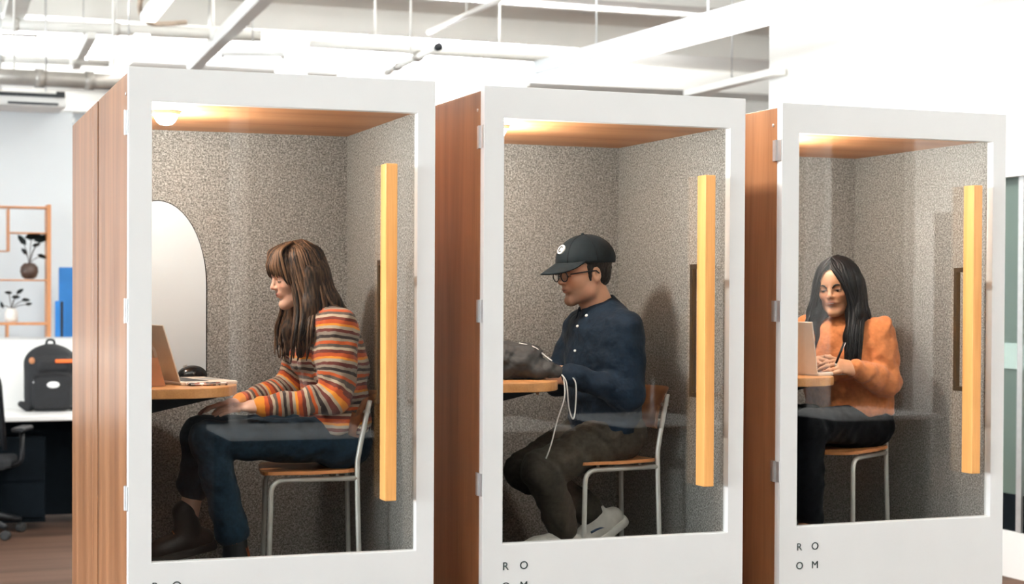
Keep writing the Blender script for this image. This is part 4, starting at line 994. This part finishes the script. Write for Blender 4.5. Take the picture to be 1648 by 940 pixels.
# ---------------------------------------------------------------- woman in the striped sweater
def woman_striped():
    base = (.76, .46, .886); t = person(0, base, 'seated woman with long brown hair and fringe in a striped sweater and jeans')
    H = HeadFrame((.676, .455, 1.578), .10, .22, 0, .93)
    J = dict(left=(0, -1, 0),
             spine=[((.825, .46, .985), .112, .175), ((.82, .46, 1.12), .096, .145), ((.818, .46, 1.25), .103, .155), ((.79, .46, 1.36), .098, .17), ((.755, .46, 1.430), .055, .085)],
             armL=[(.792, .305, 1.40), (.762, .262, 1.145), (.515, .30, 1.118)], armR=[(.775, .615, 1.40), (.70, .665, 1.165), (.485, .54, 1.115)],
             legL=[(.83, .385, .985), (.335, .365, 1.0), (.44, .385, .60)], legR=[(.83, .535, .985), (.345, .57, 1.0), (.295, .56, .66)])
    hands = [lambda F: hand(F, (.505, .302, 1.118), (-1, .12, -.02), (0, -.25, 1), .93, .16, .05, -1),
             lambda F: hand(F, (.475, .532, 1.112), (-1, -.30, -.02), (0, .2, 1), .93, .18, .05, 1)]
    make_body(t, J, H, (.62, .37, .27), (.50, .16, .13), False, hands)
    lid_mat('fair', (.58, .33, .25)); eyes(t, H, .6, .78, 'fair', 'hair_brown', .026, .0024)
    # sweater
    pts = [s[0] for s in J['spine']] + J['armL'] + J['armR']; lo, hi = bounds(pts, .2); F = Field(lo, hi, .005)
    torso(F, J, .016)
    F.ell((.735, .40, 1.29), (.07, .065, .07), .04); F.ell((.735, .53, 1.29), (.07, .065, .07), .04)
    for a in ('armL', 'armR'):
        p = J[a]; w = np.array(p[2]) + unit(np.array(p[2]) - np.array(p[1])) * .0
        F.cone(p[0], p[1], .068, .056, .045); F.cone(p[1], w, .058, .036, .02)
        d = unit(np.array(p[2]) - np.array(p[1])); F.cone(w - d * .035, w - d * .004, .038, .033, .006)
    F.cone((.757, .46, 1.42), (.742, .46, 1.448), .062, .052, .02, (0, 1, 0), 1.15)
    F.cone((.825, .46, 1.05), (.823, .46, 1.075), .125, .119, .012, (0, 1, 0), 1.42)
    F.cut((.8, .4, 1.012), (0, 0, -1))
    segs = []
    for i in range(4):
        a, r, w = J['spine'][i]; b2, r2, w2 = J['spine'][i + 1]; segs.append((a, b2, r + .016, r2 + .016, (w / r + w2 / r2) / 2, -a[2], -b2[2], i == 0))
    for a in ('armL', 'armR'):
        pp = [np.array(q) for q in round_path(J[a], .11, 8)]; s0 = -1.41
        for q0, q1 in zip(pp[:-1], pp[1:]):
            l1 = np.linalg.norm(q1 - q0)
            if l1 < 1e-5: continue
            segs.append((q0, q1, .078, .078, 1.0, s0, s0 + l1, s0 == -1.41)); s0 += l1
    cloth_part(t, 'sweater', F, 'striped_knit', .0042, 42, 3, lambda V: {'stripe': seg_coord(V, segs, J['left'])})
    # jeans
    pts = J['legL'] + J['legR'] + [J['spine'][0][0]]; lo, hi = bounds(pts, .2); F = Field(lo, hi, .005)
    F.cone((.83, .46, .985), (.825, .46, 1.05), .116, .110, .02, (0, 1, 0), 1.42); F.ell((.85, .40, .975), (.092, .10, .087), .03); F.ell((.85, .52, .975), (.092, .10, .087), .03)
    for a, e in (('legL', .83), ('legR', .55)):
        p = [np.array(q) for q in J[a]]; en = p[1] + (p[2] - p[1]) * e
        F.cone(p[0], p[1], .088, .068, .03); F.ell(p[1], (.066, .066, .064), .02); F.cone(p[1], en, .064, .058 if a == 'legL' else .056, .02)
        d = unit(p[2] - p[1]); F.cone(en - d * .03, en, .060, .060, .004)
    F.cut((.7, .4, .892), (-.02, 0, -1)) if False else None
    jn = cloth_part(t, 'jeans', F, 'denim', .003, 45, 5)
    part('belt_rivet', lambda bm: add_lathe(bm, [(.006, 0), (.004, .004)], 10, T(.80, .288, 1.02) @ Matrix.Rotation(R(90), 4, 'X')), 'steel', jn)
    # footwear
    for a, toe, up in (('legL', (.23, .37, .53), (-.10, 0, 1)), ('legR', (.12, .55, .56), (-.20, 0, 1))):
        shoe(t, 'boot', np.array(J[a][2]) - np.array([0, 0, .035 if a == 'legL' else 0]), toe, up, .98, 'boot', 'rubber')
        p = [np.array(q) for q in J[a]]; d = unit(p[2] - p[1])
        if a == 'legL': tubepart('sock', [Vector(p[2] - d * .11), Vector(p[2] - d * .03), Vector(p[2] + d * .03)], .043, 'sock_rust', t, 16)
    # hair: skull cap, curtains and locks
    pts = [tuple(H.p(.13, 0, .15)), tuple(H.p(-.15, 0, 0)), (.60, .3, 1.24), (.90, .62, 1.35)]; lo, hi = bounds(pts, .05); F = Field(lo, hi, .005)
    R_ = np.eye(4); R_[:3, :3] = H.R; s = H.s
    F.ell(H.p(-.022, 0, .038), np.array((.105, .086, .095)) * s, 0, R_)
    F.ell(H.p(-.05, 0, -.03), np.array((.076, .078, .095)) * s, .04, R_)
    F.ell(H.p(.112, 0, -.045), np.array((.092, .12, .098)) * s, .012, R_, True)
    for y, sg in ((.40, -1), (.525, 1)):
        F.chain([H.p(-.03, -.07 * sg, .0), (.702, .455 + .070 * sg, 1.47), (.680, .455 + .085 * sg, 1.38), (.668, .455 + .085 * sg, 1.30)], [.040, .040, .034, .016], .03)
        F.chain([H.p(-.075, -.045 * sg, .0), (.79, .455 + .06 * sg, 1.49), (.855, .455 + .06 * sg, 1.425), (.90, .455 + .06 * sg, 1.33)], [.040, .030, .020, .008], .03)
    V, Q = F.surf(2); N_ = normals(V, Q); L_ = H.inv(V)
    st = .12 * np.sin(np.arctan2(L_[:, 1], -L_[:, 0]) * 37 + 3 * np.sin(L_[:, 0] * 60)); hb = link('hair', qmesh('hair', V, Q, {'strand': st}, ['hair_brown']), None, t)
    rnd = random.Random(7); P = []
    for sg in (-1, 1):                                   # sg -1: the side towards the door
        for i in range(96):
            q = i / 95; az = .95 + 1.75 * q + rnd.uniform(-.06, .06)
            r0 = H.p(-.01 + rnd.uniform(-.04, .04), -.006 * sg, .138); r1 = scalp(H, -az * sg, .75, 1.09); r2 = scalp(H, -az * sg, .05, 1.12)
            if q < .60:
                x = .626 + .13 * q / .6 + rnd.uniform(-.010, .010); out = .108 + .026 * rnd.random()
                e1 = (x + .022, .455 + (.085 + .014 * rnd.random()) * sg, 1.475); e2 = (x + .006, .455 + out * sg, 1.38); e3 = (x + .004 + rnd.uniform(-.016, .016), .455 + (out - .012) * sg, rnd.uniform(1.26, 1.33) + .05 * q)
            else:
                k = (q - .6) / .4; e1 = (.775 + .035 * k, .455 + (.098 - .05 * k) * sg, 1.49); e2 = (.815 + .035 * k + rnd.uniform(-.008, .008), .455 + (.112 - .06 * k) * sg, 1.455); e3 = (.868 + .02 * k, .455 + (.12 - .07 * k) * sg, rnd.uniform(1.36, 1.41))
            P.append([r0, r1, r2, e1, e2, e3])
    locks(hb, 'side_locks', P, .0068, 'hair_brown', 3)
    P = []
    for i in range(50):
        q = i / 49 * 2 - 1; y = .078 * q + rnd.uniform(-.003, .003)
        tipz = .028 + rnd.uniform(-.008, .006) - .055 * abs(q) ** 4
        P.append([H.p(.0, y * .45, .139), H.p(.062, y * .85, .119), H.p(.098 - .028 * q * q, y, .078), H.p(.109 - .042 * q * q, y * 1.04, tipz + .022), H.p(.107 - .046 * q * q, y * 1.05, tipz)])
    for sg in (-1, 1):
        for i in range(9): P.append([H.p(.02, -.02 * sg, .138), H.p(.05, -.06 * sg, .095), H.p(.062 - .004 * i, -.077 * sg, .03), H.p(.052 - .005 * i, -.082 * sg, -.035 - .01 * rnd.random()), H.p(.03 - .004 * i, -.085 * sg, -.09)])
    locks(hb, 'fringe', P, .0058, 'hair_brown', 5)
    rebase(t, base); return t

# ---------------------------------------------------------------- man in the cap
def man_cap():
    base = (.68, .43, .886); t = person(1, base, 'seated man in a black cap, glasses and dark blue shirt handling a black bag')
    H = HeadFrame((.606, .44, 1.598), .06, .13, 0, 1.0)
    J = dict(left=(0, -1, 0),
             spine=[((.70, .43, .985), .115, .17), ((.69, .43, 1.12), .115, .165), ((.685, .43, 1.26), .118, .175), ((.685, .435, 1.37), .105, .18), ((.69, .44, 1.438), .058, .09)],
             armL=[(.695, .265, 1.382), (.688, .222, 1.140), (.465, .268, 1.215)], armR=[(.68, .61, 1.385), (.60, .655, 1.17), (.415, .50, 1.235)],
             legL=[(.68, .345, .975), (.385, .34, .85), (.50, .385, .605)], legR=[(.68, .515, .975), (.40, .54, .83), (.665, .47, .66)])
    hands = [lambda F: hand(F, (.468, .268, 1.217), (-1, .32, -.12), (-.1, -.75, .65), 1.05, .5, .05, -1),
             lambda F: hand(F, (.405, .495, 1.235), (-1, -.45, -.1), (0, .7, .7), 1.05, .5, .05, 1)]
    make_body(t, J, H, (.60, .31, .19), (.45, .15, .11), True, hands)
    lid_mat('tan', (.54, .27, .165)); eyes(t, H, .4, .5, 'tan', 'hair_short', .028, .0036)
    # shirt
    pts = [s[0] for s in J['spine']] + J['armL'] + J['armR']; lo, hi = bounds(pts, .2); F = Field(lo, hi, .005)
    torso(F, J, .014)
    for a in ('armL', 'armR'):
        p = J[a]; F.cone(p[0], p[1], .074, .060, .045); F.cone(p[1], p[2], .060, .041, .02); d = unit(np.array(p[2]) - np.array(p[1])); F.cone(np.array(p[2]) - d * .055, p[2], .043, .042, .003)
    F.cone((.69, .43, 1.0), (.69, .43, 1.02), .128, .128, .01, (0, 1, 0), 1.42); F.cut((.7, .4, .985), (0, 0, -1))
    sh = cloth_part(t, 'shirt', F, 'navy_shirt', .003, 40, 8)
    # collar
    def collar(bm):
        n = 28; rows = []
        for j, (rr, dz) in enumerate(((.066, -.03), (.063, .012), (.068, .018), (.083, -.022))):
            row = []
            for i in range(n + 1):
                a = math.pi + .22 + (2 * math.pi - .44) * i / n       # open at the throat (-x)
                fr = (1 - abs(2 * i / n - 1))
                c = Vector((.664, .44, 1.478)) + Vector((-.018, 0, .034)) * (dz / .05)
                drop = -.032 * math.cos(a + math.pi) ** 1 if False else .028 * math.cos(a)
                ex = .02 * (1 - fr) ** 3 if j == 3 else 0
                row.append(bm.verts.new(c + Vector((rr * 1.02 * math.cos(a) - ex * .6, rr * math.sin(a), drop - ex * 1.2))))
            rows.append(row)
        for j in range(3):
            for i in range(n): bm.faces.new((rows[j][i], rows[j][i + 1], rows[j + 1][i + 1], rows[j + 1][i]))
        bmesh.ops.recalc_face_normals(bm, faces=bm.faces); bmesh.ops.solidify(bm, geom=bm.faces[:], thickness=.004)
    part('collar', collar, 'navy_shirt', sh, smooth=True)
    for x, y, z in ((.578, .352, 1.437), (.566, .405, 1.395), (.556, .405, 1.30), (.553, .405, 1.21)):
        part('button', lambda bm: add_lathe(bm, [(.0055, 0), (.0055, .003), (.003, .004)], 12, T(x - .004, y, z) @ Matrix.Rotation(R(-55), 4, 'Y') @ Matrix.Rotation(R(35), 4, 'X')), 'button', sh)
    # trousers
    pts = J['legL'] + J['legR'] + [J['spine'][0][0]]; lo, hi = bounds(pts, .2); F = Field(lo, hi, .005)
    F.cone((.705, .43, .975), (.695, .43, 1.02), .122, .12, .02, (0, 1, 0), 1.4); F.ell((.73, .365, .97), (.10, .105, .085), .03); F.ell((.73, .495, .97), (.10, .105, .085), .03)
    for a, e in (('legL', .93), ('legR', .92)):
        p = [np.array(q) for q in J[a]]; en = p[1] + (p[2] - p[1]) * e
        F.cone(p[0], p[1], .095, .076, .03); F.ell(p[1], (.076, .074, .072), .02); F.cone(p[1], en, .072, .060, .02); d = unit(p[2] - p[1]); F.cone(en - d * .02, en, .061, .061, .004)
    tr = cloth_part(t, 'trousers', F, 'olive_cloth', .0045, 42, 9)
    part('pocket_tag', lambda bm: add_box(bm, -.02, .02, -.002, .002, -.005, .005, T(.715, .262, 1.0) @ Matrix.Rotation(R(12), 4, 'Y')), 'cord_white', tr)
    shoe(t, 'sneaker', J['legL'][2], (.33, .385, .53), (0, 0, 1), 1.05, 'sneaker', 'sole_white', True, 'sneaker_stripe')
    shoe(t, 'sneaker', (.675, .468, .655), (.52, .47, .54), (-.55, 0, .85), 1.05, 'sneaker', 'sole_white', True, 'sneaker_stripe')
    # short hair
    R_ = np.eye(4); R_[:3, :3] = H.R; lo, hi = bounds([H.p(.12, .1, .14), H.p(-.13, -.1, -.1)], .04); F = Field(lo, hi, .004)
    F.ell(H.p(-.018, 0, .037), (.102, .081, .092), 0, R_); F.ell(H.p(-.056, 0, -.018), (.046, .060, .046), .02, R_)
    F.ell(H.p(.075, 0, -.05), (.078, .13, .115), .006, R_, True); F.ell(H.p(-.008, .08, -.012), (.024, .03, .034), .004, R_, True); F.ell(H.p(-.008, -.08, -.012), (.024, .03, .034), .004, R_, True)
    for q in (1, -1): F.cone(H.p(.014, .073 * q, .02), H.p(.016, .071 * q, -.022), .009, .006, .008)
    V, Q = F.surf(1); V = wob(V, normals(V, Q), .0012, 300, 4); link('hair', qmesh('hair', V, Q, {'strand': np.zeros(len(V))}, ['hair_short']), None, t)
    # cap
    lo, hi = bounds([H.p(.25, .13, .17), H.p(-.15, -.13, -.02)], .03); F = Field(lo, hi, .0042)
    F.ell(H.p(-.013, 0, .050), (.123, .096, .102), 0, R_); F.cut(H.p(0, 0, .043), H.R @ np.array([.10, 0, -1.0])); V, Q = F.surf(1)
    cp = link('cap', qmesh('cap', V, Q, mats=['cap_cloth']), None, t)
    def brim(bm):
        n, m2 = 18, 8; rows = []
        for j in range(m2 + 1):
            k = j / m2; row = []
            for i in range(n + 1):
                a = -1.15 + 2.3 * i / n
                x0, y0 = -.013 + .119 * math.cos(a), .096 * math.sin(a)
                e_ = max(0, math.cos(a * 1.34)) ** .6; ext = .080 * e_
                x = x0 + ext * k; y = y0 * (1 + .03 * k); z = .054 + .10 * x0 - (.036 * k + .006) * e_ - 3.6 * y * y * (.25 + .75 * k) * e_
                row.append(bm.verts.new(H.p(x, y, z)))
            rows.append(row)
        for j in range(m2):
            for i in range(n): bm.faces.new((rows[j][i], rows[j][i + 1], rows[j + 1][i + 1], rows[j + 1][i]))
        bmesh.ops.recalc_face_normals(bm, faces=bm.faces); bmesh.ops.solidify(bm, geom=bm.faces[:], thickness=.005)
    part('brim', brim, 'cap_cloth', cp, smooth=True)
    part('top_button', lambda bm: bmesh.ops.create_uvsphere(bm, u_segments=10, v_segments=8, radius=.008, matrix=T(*H.p(-.013, 0, .152))), 'cap_cloth', cp, smooth=True)
    for k in range(6):
        a = k * math.pi / 3 + .52
        pts = [Vector(H.p(-.013 + .1235 * math.cos(a) * math.cos(e), .0965 * math.sin(a) * math.cos(e), .050 + .1025 * math.sin(e))) for e in [.0 + 1.5 * i / 8 for i in range(9)]]
        part('seam', lambda bm: add_tube(bm, pts, .0016, 6), 'black_cloth', cp, smooth=True)
    fn = H.R @ np.array([.82, .10, .56]); ctr = H.p(-.013 + .1235 * .84, .006, .050 + .1025 * .545)
    q = Vector(fn).to_track_quat('Z', 'Y').to_matrix().to_4x4()
    part('emblem', lambda bm: (add_lathe(bm, [(.020, -.002), (.020, .0035), (.0185, .0045), (.0165, .0035)], 24, T(*ctr) @ q)), 'logo_white', cp)
    part('emblem_mark', lambda bm: add_tube(bm, [T(*ctr) @ q @ Vector((.0095 * math.cos(a), .0115 * math.sin(a), .0045)) for a in [.6 + 5.1 * k / 16 for k in range(17)]], .0022, 6), 'cap_cloth', cp)
    part('rear_strap', lambda bm: add_tube(bm, smooth_path([Vector(H.p(-.122, .03, .042)), Vector(H.p(-.134, 0, .040)), Vector(H.p(-.122, -.03, .042))], 4), .006, 8), 'cap_cloth', cp, smooth=True)
    # glasses
    g = part('glasses', lambda bm: add_tube(bm, [Vector(H.p(.112, .010, .012)), Vector(H.p(.116, 0, .015)), Vector(H.p(.112, -.010, .012))], .002, 8), 'black_plastic', t, smooth=True)
    for s in (1, -1):
        ring = [Vector(H.p(.108 - .10 * abs(.033 * s + .024 * math.cos(a) * s - .01) ** 1.3, s * (.034 + .024 * math.cos(a)), .002 + .019 * math.sin(a))) for a in [2 * math.pi * k / 20 for k in range(21)]]
        part('rim', lambda bm: add_tube(bm, ring, .0022, 8), 'black_plastic', g, smooth=True)
        def lens(bm): bm.faces.new([bm.verts.new(p) for p in ring[:-1]])
        part('lens', lens, 'lens_glass', g)
        part('temple', lambda bm: add_tube(bm, [Vector(H.p(.094, s * .060, .010)), Vector(H.p(.04, s * .079, .012)), Vector(H.p(-.008, s * .082, .012)), Vector(H.p(-.03, s * .078, -.008))], .0026, 8), 'black_plastic', g, smooth=True)
    rebase(t, base); return t

# ---------------------------------------------------------------- woman in the orange sweater
def woman_orange():
    base = (.70, .50, .886); t = person(2, base, 'seated woman with long black hair in an orange sweater holding a pen')
    H = HeadFrame((.565, .435, 1.55), .62, .16, .06, .95); a = .55; fw = np.array([-math.cos(a), -math.sin(a), 0]); lf = np.array([math.sin(a), -math.cos(a), 0])
    pc = np.array([.69, .515, .975])
    def S(f, l, z): return tuple(pc + fw * f + lf * l + np.array([0, 0, z]))
    J = dict(left=tuple(lf),
             spine=[(S(0, 0, 0), .115, .175), (S(.02, 0, .13), .10, .15), (S(.055, 0, .27), .11, .165), (S(.085, 0, .335), .10, .17), (S(.11, 0, .385), .05, .085)],
             armL=[S(.08, .150, .395), (.715, .305, 1.165), (.52, .25, 1.222)], armR=[S(.085, -.150, .395), (.44, .60, 1.20), (.395, .44, 1.235)],
             legL=[S(.0, .085, 0), (.385, .37, .985), (.42, .41, .58)], legR=[S(0, -.085, 0), (.32, .52, .985), (.37, .53, .58)])
    hL = np.array(J['armL'][2]); hR = np.array(J['armR'][2])
    hands = [lambda F: hand(F, hL, (-1, .02, .12), (-.1, -.75, .65), .95, .42, .05, -1),
             lambda F: hand(F, hR, (.12, -1, .05), (-.7, 0, .7), .92, .45, .05, 1, (.3, .55, .7, .8))]
    make_body(t, J, H, (.55, .28, .155), (.40, .11, .085), False, hands)
    lid_mat('brown', (.34, .16, .09)); eyes(t, H, .25, .36, 'brown', 'hair_black', .022, .0030, .006)
    part('teeth', lambda bm: bmesh.ops.create_uvsphere(bm, u_segments=14, v_segments=8, radius=1, matrix=T(.0955, 0, -.0524) @ Matrix.Diagonal((.0035, .0125, .0030, 1))), 'eye_white', t, smooth=True, M=H.M())
    pts = [s[0] for s in J['spine']] + J['armL'] + J['armR']; lo, hi = bounds(pts, .2); F = Field(lo, hi, .005)
    torso(F, J, .022); F.ell(S(.15, .07, .27), (.075, .075, .07), .04); F.ell(S(.15, -.07, .27), (.075, .075, .07), .04)
    for k in ('armL', 'armR'):
        p = J[k]; F.cone(p[0], p[1], .068, .060, .04); F.cone(p[1], p[2], .060, .040, .02); d = unit(np.array(p[2]) - np.array(p[1])); F.cone(np.array(p[2]) - d * .03, np.array(p[2]) - d * .002, .040, .037, .006)
    F.cone(S(.108, 0, .375), S(.116, 0, .402), .062, .052, .02, lf, 1.15); F.cone(S(.01, 0, .075), S(.01, 0, .10), .138, .135, .012, lf, 1.36); F.cut(S(0, 0, .045), (0, 0, -1))
    cloth_part(t, 'sweater', F, 'orange_knit', .005, 40, 11)
    pts = J['legL'] + J['legR'] + [J['spine'][0][0]]; lo, hi = bounds(pts, .2); F = Field(lo, hi, .005)
    F.cone(S(0, 0, -.005), S(.0, 0, .07), .122, .116, .02, lf, 1.42); F.ell(S(-.02, .07, -.01), (.1, .1, .088), .03); F.ell(S(-.02, -.07, -.01), (.1, .1, .088), .03)
    for k in ('legL', 'legR'):
        p = [np.array(q) for q in J[k]]; en = p[1] + (p[2] - p[1]) * .94; F.cone(p[0], p[1], .09, .07, .03); F.ell(p[1], (.068, .068, .066), .02); F.cone(p[1], en, .066, .055, .02)
    cloth_part(t, 'trousers', F, 'black_cloth', .003, 42, 12)
    for k in ('legL', 'legR'):
        p = np.array(J[k][2]); shoe(t, 'shoe', p, p + fw * .2 - np.array([0, 0, .085]), (0, 0, 1), .95, 'tan_leather', 'rubber', False)
    # hair
    R_ = np.eye(4); R_[:3, :3] = H.R; s = H.s
    nb = np.array(S(.11, 0, .43)); lo, hi = bounds([H.p(.15, .16, .16), H.p(-.16, -.16, 0), S(.2, .22, .2), S(-.1, -.22, .25)], .05); F = Field(lo, hi, .005)
    F.ell(H.p(-.022, 0, .042), np.array((.110, .094, .100)) * s, 0, R_); F.ell(H.p(-.05, 0, -.04), np.array((.085, .10, .11)) * s, .04, R_)
    F.ell(H.p(.115, 0, -.045), np.array((.085, .058, .115)) * s, .012, R_, True)
    def D(f, l, z): return tuple(nb + fw * f + lf * l + np.array([0, 0, z]))
    for sg in (1, -1):
        F.chain([H.p(-.005, .078 * sg, .02), D(.055, .085 * sg, .04), D(.09, .088 * sg, -.06), D(.115, .085 * sg, -.155)], [.030, .032, .030, .018], .03)
        F.chain([H.p(-.07, .05 * sg, .0), D(-.01, .08 * sg, .03), D(-.03, .11 * sg, -.05), D(-.045, .12 * sg, -.12)], [.044, .040, .028, .016], .03)
    V, Q = F.surf(2); hb = link('hair', qmesh('hair', V, Q, {'strand': np.zeros(len(V))}, ['hair_black']), None, t)
    rnd = random.Random(17); P = []
    for sg in (1, -1):
        for i in range(10):
            k = i / 9; P.append([H.p(.055 - .02 * k, .001 * sg, .130), H.p(.088 - .02 * k, (.014 + .01 * k) * sg, .104), H.p(.096 - .022 * k, (.040 + .01 * k) * sg, .062), H.p(.084 - .03 * k, .066 * sg, -.005), D(.105 - .04 * k, .082 * sg, .045), D(.15 - .03 * k, (.095 + .01 * k) * sg, -.05), D(.165 - .03 * k, (.09 + .02 * rnd.random()) * sg, -.19 + .04 * rnd.random())])
        for i in range(110):
            q = i / 109; az = (.55 + 2.2 * q + rnd.uniform(-.06, .06)) * sg
            r0 = H.p(.03 - .08 * q, .002 * sg, .137 + .003 * rnd.random()); r1 = scalp(H, az, .8, 1.10); r2 = scalp(H, az, .05, 1.13 + .06 * math.sin(az * sg) ** 2)
            if q < .62:
                k = q / .62; out = .100 + .030 * k + rnd.uniform(-.005, .005)
                e1 = D(.090 - .06 * k, (.092 + .022 * k) * sg, .055); e2 = D(.135 - .05 * k, out * sg, -.05); e3 = D(.155 - .05 * k + rnd.uniform(-.01, .01), (out + rnd.uniform(-.02, .01)) * sg, rnd.uniform(-.20, -.13))
            else:
                k = (q - .62) / .38; e1 = D(.01 - .04 * k, (.118 - .06 * k) * sg, .05); e2 = D(-.02 - .03 * k, (.145 - .08 * k) * sg, -.015); e3 = D(-.06 - .01 * k, (.185 - .12 * k) * sg, rnd.uniform(-.12, -.07))
            P.append([r0, r1, r2, e1, e2, e3])
    locks(hb, 'side_locks', P, .0066, 'hair_black', 4)
    rebase(t, base)
    # pen held above the far hand
    c = BO[2]; p0 = Vector((.412, .228, 1.245))
    pn = thing('pen', 'black pen in the hand of the woman in orange', 'pen', c @ T(*p0))
    tubepart('barrel', [(0, 0, 0), (.035, -.006, .085)], .0045, 'black_plastic', pn, 10); tubepart('tip', [(-.003, .0012, -.013), (0, 0, 0)], [.001, .004], 'steel', pn, 8); tubepart('clip', [(.0225, -.010, .05), (.037, -.012, .084)], .0015, 'steel', pn, 6)
    return t
woman_striped(); man_cap(); woman_orange()

# ---------------------------------------------------------------- the man's bag and its white cord
t = thing('drawstring_bag', 'crumpled black bag on the middle booth desk in front of the man', 'bag', BO[1] @ T(.30, .40, DT))
f = Field((-.2, -.25, -.03), (.25, .2, .2), .006)
f.ell((-.03, .0, .055), (.12, .12, .072), 0).ell((.03, -.01, .085), (.07, .09, .05), .03).ell((.085, -.095, .028), (.085, .06, .036), .03).cone((-.06, .02, .11), (.0, .03, .125), .02, .012, .02).cone((.12, -.06, .02), (.16, -.1, .012), .03, .016, .02)
f.cut((0, 0, .001), (0, 0, -1)); V, Q = f.surf(2); V = wob(V, normals(V, Q), .006, 60, 21); V = wob(V, normals(V, Q), .003, 150, 22); V[:, 2] = np.maximum(V[:, 2], .001); mat('bag_grey', (.022, .022, .022), .7, var=.3, scale=30, bump=.5, bscale=60)
link('bag_body', qmesh('bag_body', V, Q, mats=['bag_grey']), None, t)
tubepart('drawstring', smooth_path([(.0, -.03, .135), (.05, -.06, .12), (.085, -.09, .085), (.10, -.11, .07)], 6), .003, 'cord_white', t, 8)
tubepart('cord', smooth_path([(.115, -.165, .02), (.125, -.185, -.01), (.135, -.185, -.1), (.155, -.18, -.145), (.165, -.18, -.1), (.165, -.18, -.01), (.145, -.16, .02)], 6), .0028, 'cord_white', t, 8)
tubepart('cord', smooth_path([(.12, -.17, .01), (.115, -.19, -.06), (.085, -.19, -.15), (.06, -.19, -.24), (.045, -.18, -.29)], 6), .0028, 'cord_white', t, 8)
